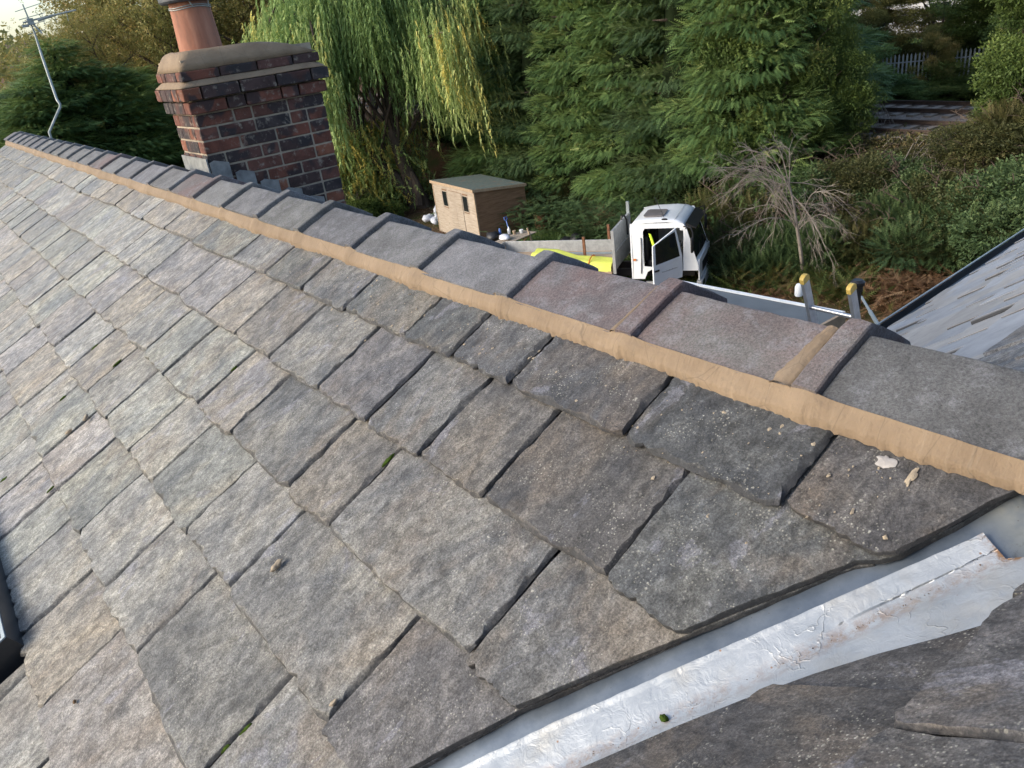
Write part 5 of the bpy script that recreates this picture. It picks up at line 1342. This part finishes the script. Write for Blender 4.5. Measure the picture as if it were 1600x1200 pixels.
shA=[make_shrub_mesh(21,1.6,9000,.22,FR2+FR1[:1]),make_shrub_mesh(22,1.6,9000,.22),make_shrub_mesh(23,1.6,11000,.24,FR1)]
def stems(seed,h,spread,n=7,r=.035):
    b=MB(); rr=random.Random(seed)
    for i in range(n):
        a=rr.uniform(0,6.28); e=Vector((math.cos(a)*spread*rr.uniform(.3,1),math.sin(a)*spread*rr.uniform(.3,1),h*rr.uniform(.7,1))); m_=e*.5+Vector((rr.uniform(-.15,.15),rr.uniform(-.15,.15),.2*h))
        b.tube([(0,0,-.2),m_*.6,m_,e],[r,r*.8,r*.6,r*.15],5)
        for k in range(5):
            t=rr.uniform(.35,.95); p=m_.lerp(e,t); q=p+Vector((rr.uniform(-.5,.5),rr.uniform(-.5,.5),rr.uniform(-.1,.45)))*h*.35; b.tube([p,p.lerp(q,.5)+Vector((0,0,.05)),q],[r*.3,r*.2,r*.08],4)
    return pydata('stem',b.V,b.F,True)
stA=[stems(1,2.0,1.2),stems(2,1.9,1.3)]
def shrub_at(px,py,D,sc,label,mi,mat,zoff=0,group='shrubs on the railway bank'):
    p=atd(px,py,D); z=gz(p.x,p.y)
    return put_tree('shrub',label,'shrub',group,p.x,p.y,shA[mi],stA[mi%2],None,mat,sc,rv.uniform(0,6),z=z-.1+zoff)
# low bushes on the bank, from the cab to the right hand roof
SB=[(1120,400,25.2,(1.1,1.1,1.0),'dark green low shrub directly right of the truck cab',0,'scrub'),
(1175,395,25.6,(1.2,1.2,1.3),'dense dark shrub behind the dead twiggy tree, left side',2,'conifer_b'),
(1240,380,25.4,(1.3,1.3,1.4),'dense dark shrub behind the trunk of the dead twiggy tree',2,'conifer_b'),
(1310,390,25.0,(1.3,1.3,1.3),'dark feathery shrub right of the dead twiggy tree',2,'conifer_b'),
(1380,390,24.8,(1.4,1.4,1.2),'dark feathery shrub above the brown dead fern clump',2,'scrub'),
(1440,360,24.8,(1.4,1.4,1.3),'dark feathery shrub above the gutter of the right hand roof',2,'conifer_b'),
(1510,340,24.6,(1.3,1.3,1.2),'leafy green shrub behind the gutter near the right edge',0,'scrub'),
(1580,330,24.4,(1.4,1.4,1.2),'leafy green shrub at the right edge just above the far roof corner',1,'conifer_b'),
(1640,300,24.0,(1.5,1.5,1.4),'leafy shrub cut off by the right edge of the photo above the far roof',0,'conifer_b'),
(1160,300,27.0,(1.3,1.3,1.7),'green shrub on the bank left above the dead twiggy tree',2,'scrub'),
(1215,250,27.5,(1.2,1.2,1.7),'feathery green shrub on the bank above the dead twiggy tree',2,'conifer_b'),
(1290,285,27.0,(1.3,1.3,1.3),'dark bush on the bank crest right above the dead twiggy tree',0,'conifer_b'),
(1350,300,26.8,(1.2,1.2,1.1),'green bush on the bank left of the bramble patch',0,'scrub'),
(1410,310,26.4,(1.1,1.1,.9),'low green bush under the bramble patch',1,'conifer_b'),
(1560,280,26.5,(1.3,1.3,.85),'green bush right of the bramble patch near the right edge',0,'scrub'),
(1620,230,26.5,(1.3,1.3,1.25),'green bush at the right edge below the railway lines',2,'scrub')]
for (px,py,D,sc,lab,mi,mt) in SB: shrub_at(px,py,D,sc,lab,mi,M[mt])
# lighter loose trees in front of the railway
def make_loose_mesh(seed,h,r,n,frs,size,nb=34):
    rng=np.random.default_rng(seed); bl=[]
    for i in range(nb):
        t=rng.uniform(.12,1); a=rng.uniform(0,2*PI); q=r*math.sin(min(1,.25+t*.8)*PI*.86)*rng.uniform(.3,1.0); s=r*rng.uniform(.2,.36)
        bl.append(((q*math.cos(a),q*math.sin(a),t*h),(s,s,s*.6)))
    P,N,k=blob_points(bl,n,rng,.4); D=N+rng.normal(0,.4,(n,3)); D[:,2]+=.15; UP=np.tile([0,0,1.],(n,1))+rng.normal(0,.5,(n,3)); S=size*rng.uniform(.6,1.3,n)
    ct=rng.uniform(.05,.95,len(bl)); tint=np.clip(.12+.55*ct[k]+.18*N[:,2]+rng.normal(0,.1,n),0,1)
    return scatter_mesh('crown',P,D,UP,S,frs,tint,rng)
loose=[make_loose_mesh(31,5.2,1.9,11000,FR2,.25),make_loose_mesh(32,5.2,2.0,11000,FR2+FR1,.26)]
stL=[stems(11,4.6,1.5,8,.05),stems(12,4.6,1.4,8,.05)]
LT=[(1185,235,28.5,(1.15,1.15,1.55),'yellow green loose tree at the top, just right of the tall conifers',0),
(1250,225,28.8,(1.0,1.0,1.25),'loose light green tree above the dead twiggy tree reaching the top edge',1),
(1290,225,29.0,(.8,.8,.8),'small yellow green tree left of the railway lines',0),
(1600,205,28.6,(.8,.8,.85),'light green tree at the right edge overlapping the ends of the rails',1),
(1665,215,28.2,(1.3,1.3,1.35),'leafy tree filling the top right corner of the photo',0)]
for (px,py,D,sc,lab,mi) in LT:
    p=atd(px,py,D); put_tree('young_tree',lab,'tree','loose young trees before the railway',p.x,p.y,loose[mi],stL[mi],None,M['shrub'],sc,rv.uniform(0,6),z=gz(p.x,p.y)-.2)
# trees beyond the railway
FT=[(1270,40,43,(1.6,1.6,1.1),'green tree beyond the railway left of the spiked fence','shrub'),(1325,70,40,(1.2,1.2,.6),'dark green bushy tree beyond the rails at the left end of the spiked fence','conifer'),
(1365,40,43,(1.0,1.0,.8),'golden leaved small tree above the left end of the spiked fence','autumn'),(1462,75,38.5,(.42,.42,.55),'russet ivy covered tree standing in front of the middle of the spiked fence','autumn'),
(1475,10,43,(1.5,1.5,.9),'reddish brown tree over the spiked fence','autumn'),(1585,40,39,(1.4,1.4,.95),'bright green tree right of the spiked fence','shrub'),(1650,20,40,(1.7,1.7,1.2),'green tree beyond the railway at the top right corner','shrub'),
(1420,150,37.5,(.8,.8,.20),'low green scrub on the far side of the rails, below the fence middle','conifer'),(1355,140,37.2,(.9,.9,.35),'low dark scrub on the far side of the rails, left','conifer'),(1500,140,37.4,(.9,.9,.20),'low yellow green scrub on the far side of the rails, right','shrub'),(1570,150,36.5,(.8,.8,.35),'low green scrub on the far side of the rails at the right edge','shrub')]
for i,(px,py,D,sc,lab,mt) in enumerate(FT):
    p=atd(px,py,D); put_tree('scrub_tree' if D>38 else 'scrub_bush',lab,'tree' if D>38 else 'bush','trees and scrub beyond the railway',p.x,p.y,loose[i%2],stL[i%2],None,M[mt],sc,rv.uniform(0,6),z=gz(p.x,p.y)-.3)
# distant belt beyond: reads as one mass
rng=np.random.default_rng(77); P=[];N_=16000
ang=rng.uniform(-.75,1.75,N_); dist=rng.uniform(95,150,N_); zz=rng.uniform(0,1,N_)
hh=9+5*np.sin(ang*7)+3*np.sin(ang*17+1)
P=np.stack([CX+np.sin(ang)*dist,np.cos(ang)*dist,-8.2+zz*hh],1)
m_=(ang<1.0)|(zz<2); P=P[m_]; n=len(P)
D=np.stack([-np.sin(ang[m_])*.6,-np.cos(ang[m_])*.6,np.full(n,.3)],1)+rng.normal(0,.6,(n,3)); tint=np.clip(.35+.25*np.sin(ang[m_]*23)+rng.normal(0,.15,n),0,1)
me=scatter_mesh('far_woodland',P,D,np.tile([0,0,1.],(n,1))+rng.normal(0,.5,(n,3)),rng.uniform(1.6,3.6,n),FR2,tint,rng)
o=link('far_woodland',me,M['autumn']); o['kind']='stuff'
# --- autumn trees behind the chimney: real limbs and thin leaves
def limb_tree(seed,h,spread,levels=3,r0=.24,leafn=9000,leaf=.30,droop=0,upb=.5,n1=12):
    rr=random.Random(seed); b=MB(); tips=[]
    def grow(p,d,l,r,lv):
        pts=[p]; q=p; dd=d.copy(); k=4
        for i in range(k):
            dd=(dd+Vector((rr.uniform(-.2,.2),rr.uniform(-.2,.2),rr.uniform(-.1,.2)+droop))).normalized(); q=q+dd*l/k; pts.append(q)
        b.tube(pts,[r*(1-.7*i/k) for i in range(k+1)],5 if lv else 8,caps=False)
        if lv>=1: tips.extend([(x,dd) for x in pts[1:]])
        if lv<levels:
            for i in range(n1 if lv==0 else 5):
                t=rr.uniform(.25,1) if lv==0 else rr.uniform(.2,1); idx=min(k-1,int(t*k)); s=pts[idx].lerp(pts[idx+1],t*k-idx)
                a=rr.uniform(0,6.28); side=Vector((math.cos(a),math.sin(a),0)); nd=(side*(1 if lv==0 else .9)+dd*(.5 if lv==0 else .6)+Vector((0,0,upb*.4))).normalized()
                grow(s,nd,l*(.48*spread if lv==0 else .55)*rr.uniform(.7,1.15)*(1-.35*t if lv==0 else 1),r*.36,lv+1)
    grow(Vector((0,0,-.3)),Vector((0,0,1)),h,r0,0)
    trunk=pydata('trunk',b.V,b.F,True)
    rng=np.random.default_rng(seed); tp=np.array([list(t[0]) for t in tips]); td=np.array([list(t[1]) for t in tips]); k=rng.integers(0,len(tp),leafn)
    P=tp[k]+rng.normal(0,.35,(leafn,3)); D=td[k]+rng.normal(0,.6,(leafn,3)); ct=rng.uniform(0,1,len(tp)); tint=np.clip(.25+.45*ct[k]+rng.normal(0,.12,leafn),0,1)
    crown=scatter_mesh('crown',P,D,np.tile([0,0,1.],(leafn,1))+rng.normal(0,.6,(leafn,3)),leaf*rng.uniform(.6,1.4,leafn),FR2,tint,rng)
    return trunk,crown
at1=limb_tree(41,13,1.05,3,.26,7500,.42); at2=limb_tree(42,13,1.0,3,.24,6500,.40)
AT=[(175,100,62,1.12,0,'tall thin leaved autumn tree with sky showing through, left of the chimney pot'),(235,90,56,1.25,1,'olive brown autumn tree directly behind the chimney pot'),(300,80,60,1.35,0,'autumn tree behind the right side of the chimney pot'),(365,70,57,1.3,1,'brownish autumn tree between the chimney and the willow'),(430,60,64,1.45,0,'tall autumn tree behind the left edge of the willow crown'),(205,130,52,.72,1,'short yellow green tree left of the chimney cap'),(560,50,62,1.5,1,'autumn tree showing above the willow at the top edge'),(720,40,62,1.55,0,'dull green tree behind the right side of the willow top')]
for i,(px,py,D,s_,k,lab) in enumerate(AT):
    p=atd(px,py,D); tr,cr=(at1,at2)[k]; put_tree('autumn_tree',lab,'tree','thin autumn trees behind the chimney and willow',p.x,p.y,cr,tr,None,M['autumn'],(s_,s_,s_),rv.uniform(0,6),z=-8)
# --- willow
def bez(pts,n=10):
    P_=[Vector(p) for p in pts]; out=[]
    for i in range(n+1):
        t=i/n*(len(P_)-1); k=min(int(t),len(P_)-2); u=t-k
        p0=P_[max(k-1,0)];p1=P_[k];p2=P_[k+1];p3=P_[min(k+2,len(P_)-1)]
        out.append(.5*((2*p1)+(-p0+p2)*u+(2*p0-5*p1+4*p2-p3)*u*u+(-p0+3*p1-3*p2+p3)*u*u*u))
    return out
wbase=at(652,322,-8)
wil=empty('willow_tree',wbase,0,'large weeping willow with two leaning trunks right of the chimney','tree')
wc=[atd(652,322,41.3),atd(640,300,41.2),atd(598,262,41.4),atd(565,225,41.5),atd(548,180,41.8),atd(520,110,42.2),atd(480,40,42.4)]
b=MB(); b.tube([Vector((wbase.x,wbase.y,-8.3))]+bez(wc,22),[.52]+[.46-.30*i/22 for i in range(23)],12); b.build('trunk',M['bark'],wil,I4)
wc2=[atd(662,322,41.0),atd(640,278,41.0),atd(622,235,41.2),atd(608,190,41.5),atd(606,120,42),atd(625,50,42.3),atd(650,-10,42)]
b=MB(); b.tube([Vector((wbase.x+.2,wbase.y-.3,-8.3))]+bez(wc2,22),[.50]+[.42-.28*i/22 for i in range(23)],12); b.build('trunk',M['bark'],wil,I4)
b=MB(); b.tube(bez([atd(655,318,40.7),atd(652,292,40.6),atd(642,268,40.8)],8),[.30,.29,.27,.24,.22,.2,.17,.14,.1],8); b.build('trunk',M['bark'],wil,I4)
rr=random.Random(9); tips=[]; wcen=Vector((19.6,37.8,0))
b=MB(); WR=6.9
for i in range(64):
    st_=bez(wc if i%2 else wc2,22)[rr.randrange(7,22)]
    a=rr.uniform(0,6.28); q=math.sqrt(rr.uniform(.03,1)); R_=WR*q
    topz=3.6-4.3*q*q+rr.uniform(-.8,.8)
    e_=Vector((wcen.x+math.cos(a)*R_,wcen.y+math.sin(a)*R_*1.0,topz)); m1=st_.lerp(e_,.5)+Vector((0,0,1.6))
    pts=bez([st_,m1,e_,e_+(e_-m1)*.25+Vector((0,0,-1.4))],16)
    b.tube(pts,[.085*(1-.9*k/16)+.008 for k in range(17)],5,caps=False)
    tips+= [pts[k].lerp(pts[k+1],rr.random()) for k in range(5,16) for _ in range(4)]
b.build('branch',M['bark'],wil,I4)
rng=np.random.default_rng(99); tp=np.array([list(t) for t in tips]); n=13000; k=rng.integers(0,len(tp),n)
P=tp[k]+rng.normal(0,.42,(n,3)); P[:,2]+=rng.uniform(-.2,.5,n)
rad=np.hypot(P[:,0]-wcen.x,P[:,1]-wcen.y)/WR
L=rng.uniform(.9,2.3,n)*(1+.5*rad); 
L=np.minimum(L,np.maximum(.5,P[:,2]+7.2)); D=np.tile([0.,0.,-1.],(n,1))+rng.normal(0,.10,(n,3)); D[:,0]+=(P[:,0]-wcen.x)/WR*.14; D[:,1]+=(P[:,1]-wcen.y)/WR*.14
ct=rng.uniform(0,1,len(tp)); tint=np.clip(.22+.42*np.repeat(rng.uniform(0,1,len(tp)//11+1),11)[:len(tp)][k]+rng.normal(0,.10,n)+.22*(rad>.8),0,1)
# template length is in units of strand length; keep leaves a constant size
tmpl=[strand(22,1.,.11,.020,2),strand(22,1.,.13,.020,3),strand(24,1.,.10,.018,4)]
me=scatter_mesh('crown',P,D,rng.normal(0,1,(n,3)),L,[np.concatenate([t*[1,1,1]]) for t in tmpl],tint,rng,SY=np.full(n,1.9))
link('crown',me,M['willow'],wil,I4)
# lower yellowing skirts left of the trunks
n=3200; c0=atd(490,275,41.8); c1=atd(625,300,42.6); u=rng.uniform(0,1,n); P=np.array(c0)[None]*(1-u[:,None])+np.array(c1)[None]*u[:,None]+rng.normal(0,1.1,(n,3)); P[:,2]=-5.6+rng.uniform(-1.5,2.2,n)
me=scatter_mesh('low_shoots',P,np.tile([0.,0,-1.],(n,1))+rng.normal(0,.35,(n,3)),rng.normal(0,1,(n,3)),rng.uniform(.6,1.4,n),tmpl,np.clip(rng.normal(.75,.2,n),0,1),rng,SY=np.full(n,1.9)); link('low_shoots',me,M['willow'],wil,I4)
shrub_at(735,300,35.5,(.9,.9,.9),'yellow leaved bush between the willow trunk and the shed roof',1,M['autumn'],group='bushes beside the yard')
shrub_at(545,320,39.5,(1.4,1.4,1.0),'green bush at the foot of the willow beside the chimney',0,M['shrub'],group='bushes beside the yard')
# --- dead twiggy tree
rr=random.Random(4); b=MB(); tb=at(1258,445,-8)
dt=empty('dead_tree',(tb.x,tb.y,-8),0,'pale leafless twiggy tree with drooping branches right of the truck','tree')
tk=[tb+Vector((0,0,-.2)),atd(1252,400,23.3),atd(1246,360,23.3),atd(1240,320,23.3),atd(1232,285,23.4)]; tkp=bez(tk,14)
b.tube(tkp,[.062*(1-.55*i/14) for i in range(15)],8); b.build('trunk',M['twig'],dt,I4)
ends=[(1105,262),(1112,290),(1125,245),(1140,300),(1150,262),(1160,330),(1110,320),(1180,250),(1195,235),(1232,232),(1172,235),(1145,370),(1185,345),(1300,330),(1310,380),(1305,420),(1285,410),(1270,395),(1325,365),(1215,300),(1165,285),(1130,275),(1205,385),(1340,345),(1290,300)]
for i,(px,py) in enumerate(ends):
    s_=tkp[rr.randrange(7,15)]; e_=atd(px,py,23.3+rr.uniform(-1.2,1.2)); m_=s_.lerp(e_,.45)+Vector((0,0,rr.uniform(.25,.6)))
    b=MB(); pts=bez([s_,m_,e_],12); b.tube(pts,[.014*(1-.75*k/12)+.002 for k in range(13)],5,caps=False)
    for j in range(12):
        k=rr.randrange(3,12); p=pts[k]; d_=(pts[k+1]-pts[k]).normalized(); e2=p+(d_+Vector((rr.uniform(-.7,.7),rr.uniform(-.7,.7),rr.uniform(-.8,.4)))).normalized()*rr.uniform(.25,.8); mm=p.lerp(e2,.5)+Vector((0,0,.08)); b.tube([p,mm,e2],[.0065,.005,.002],3,caps=False)
        for q in range(4):
            s3=mm.lerp(e2,rr.random()); e3=s3+((e2-p).normalized()+Vector((rr.uniform(-.8,.8),rr.uniform(-.8,.8),rr.uniform(-.7,.3)))).normalized()*rr.uniform(.12,.35); b.tube([s3,e3],[.004,.0015],3,caps=False)
    b.build('branch',M['twig'],dt,I4)
# bramble patches of dead stems
def bramble(label,px,py,D,w,h,n,seed):
    rr=random.Random(seed); b=MB(); c=atd(px,py,D); z=gz(c.x,c.y)
    for i in range(n):
        p=Vector((c.x+rr.gauss(0,w*.5),c.y+rr.gauss(0,w*.8),0)); p.z=gz(p.x,p.y)-.05; a=rr.uniform(0,6.28); l=rr.uniform(.4,1.2)*w
        e_=p+Vector((math.cos(a)*l,math.sin(a)*l,rr.uniform(0,.4)*h)); m_=p.lerp(e_,.5)+Vector((0,0,rr.uniform(.5,1.1)*h)); b.tube(bez([p,m_,e_],5),.009,3,caps=False)
    o=b.build('bramble',M['twig'],None); tag(o,label,'brambles'); return o
bramble('grey tangle of dead bramble stems on the bank below the rails',1515,255,26.6,1.1,.6,420,3)
bramble('thin brown tangle of dead stems at the foot of the conifer hedge',1010,300,27.6,.6,1.1,260,5)
bramble('small tangle of pale stems among the bushes left of the railway lines',1290,110,31.5,1.0,1.2,160,8)
# ferns, dead ferns, grass, litter: ground cover
def cover(name,mat,n,fn,size,frs,up,seed,tlo=.1,thi=.9):
    rng=np.random.default_rng(seed); P=fn(rng,n); n=len(P); a=rng.uniform(0,2*PI,n); D=np.stack([np.cos(a),np.sin(a),np.full(n,up)+rng.normal(0,.25,n)],1)
    me=scatter_mesh(name,P,D,np.tile([0,0,1.],(n,1))+rng.normal(0,.25,(n,3)),size*rng.uniform(.5,1.3,n),frs,rng.uniform(tlo,thi,n),rng)
    o=link(name,me,mat); o['kind']='stuff'; return o
def patches(cs):
    def f(rng,n):
        out=[]
        for (px,py,D,sx,sy,wt,zz) in cs:
            m=int(n*wt); c=atd(px,py,D); x=c.x+rng.normal(0,sx,m); y=c.y+rng.normal(0,sy,m)
            out.append(np.stack([x,y,np.array([gz(a,b_) for a,b_ in zip(x,y)])+rng.uniform(0,1,m)*zz],1))
        return np.concatenate(out)
    return f
cover('fern_patch',M['fern'],4200,patches([(1140,400,24.9,.5,.9,.25,.5),(1190,425,24.3,.5,.9,.25,.45),(1290,450,23.4,.5,.7,.2,.5),(1340,430,23.2,.5,.8,.2,.6),(1100,370,26.,.4,.8,.1,.5)]),.62,[frond(9,.26,.05,.9,.8)],.7,3,.1,.75)
cover('dead_fern_patch',M['deadfern'],2600,patches([(1420,480,22.3,.42,.62,.62,.95),(1200,440,23.8,.4,.8,.18,.4),(1385,450,22.8,.3,.4,.2,.6)]),.55,[frond(9,.24,.045,.9,.8)],-.15,4,.1,1)
cover('hedge_skirt',M['conifer_b'],5200,patches([(900,340,30.5,.5,2.4,.4,1.6),(1010,330,28.6,.5,2.0,.35,1.4),(760,320,34,.4,1.5,.25,1.2)]),.42,FR1,.1,5,.0,.6)
def bankpts(rng,n):
    x=rng.uniform(20.5,25.5,n); y=rng.uniform(2,36,n); x=x+.06*(y-13); return np.stack([x,y,np.array([gz(a,b_) for a,b_ in zip(x,y)])],1)
cover('bank_undergrowth',M['scrub'],9000,bankpts,.5,FR2+FR1,.6,6,0,.8)
def beyond(rng,n):
    x=rng.uniform(32.5,45,n); y=rng.uniform(2,40,n); return np.stack([x+.06*(y-13),y,np.array([gz(a+.06*(b_-13),b_) for a,b_ in zip(x,y)])],1)
cover('bank_crest_scrub',M['scrub'],4200,patches([(1455,225,27.3,.45,1.3,.45,.30),(1400,215,27.6,.4,1.0,.2,.35),(1540,222,27.2,.4,1.0,.35,.30)]),.34,FR2,.7,12,.2,1.)
shrub_at(1440,228,27.6,(.55,.8,.32),'low dull scrub directly below the nearer railway line, left',1,M['scrub']); shrub_at(1500,225,27.4,(.55,.9,.30),'low dull scrub directly below the nearer railway line, right',0,M['scrub'])
cover('bank_crest_bracken',M['deadfern'],1500,patches([(1480,218,27.6,.5,1.6,1.,.25)]),.45,[frond(9,.24,.045,.9,.8)],.3,13,.1,1)
cover('trackside_scrub',M['shrub'],9000,beyond,.7,FR2,.6,7,.1,.9)
def yard(rng,n):
    x=rng.uniform(12,21.5,n); y=rng.uniform(7,38,n); return np.stack([x,y,np.array([gz(a,b_) for a,b_ in zip(x,y)])+.02],1)
leaf_t=[np.array([[(0,-.3,0),(.5,.0,.12),(0,.3,0)],[(0,-.3,0),(-.5,0,.1),(0,.3,0.)]])]
cover('leaf_litter',M['litter'],26000,yard,.085,leaf_t,.05,8,0,1)
gr_t=[np.array([[(0,-.06,0),(0,.06,0),(1,0,0)],[(0,-.05,.02),(0,.05,.02),(.9,.35,0)],[(0,-.05,.0),(0,.05,.0),(.85,-.4,0)]])]
cover('grass_tufts',M['grass'],9000,patches([(875,360,29.,.5,.9,.3,.05),(940,365,27,.4,1.2,.25,.05),(1110,420,24,.3,.5,.1,.05),(860,350,30.5,.5,1.,.35,.1)]),.30,gr_t,2.5,9,.2,1)
for w_ in (M['conifer'],): pass
print('objects',len(bpy.data.objects),'tris',sum(sum(len(p.vertices)-2 for p in m.polygons) if len(m.polygons)<20000 else len(m.polygons) for m in bpy.data.meshes))
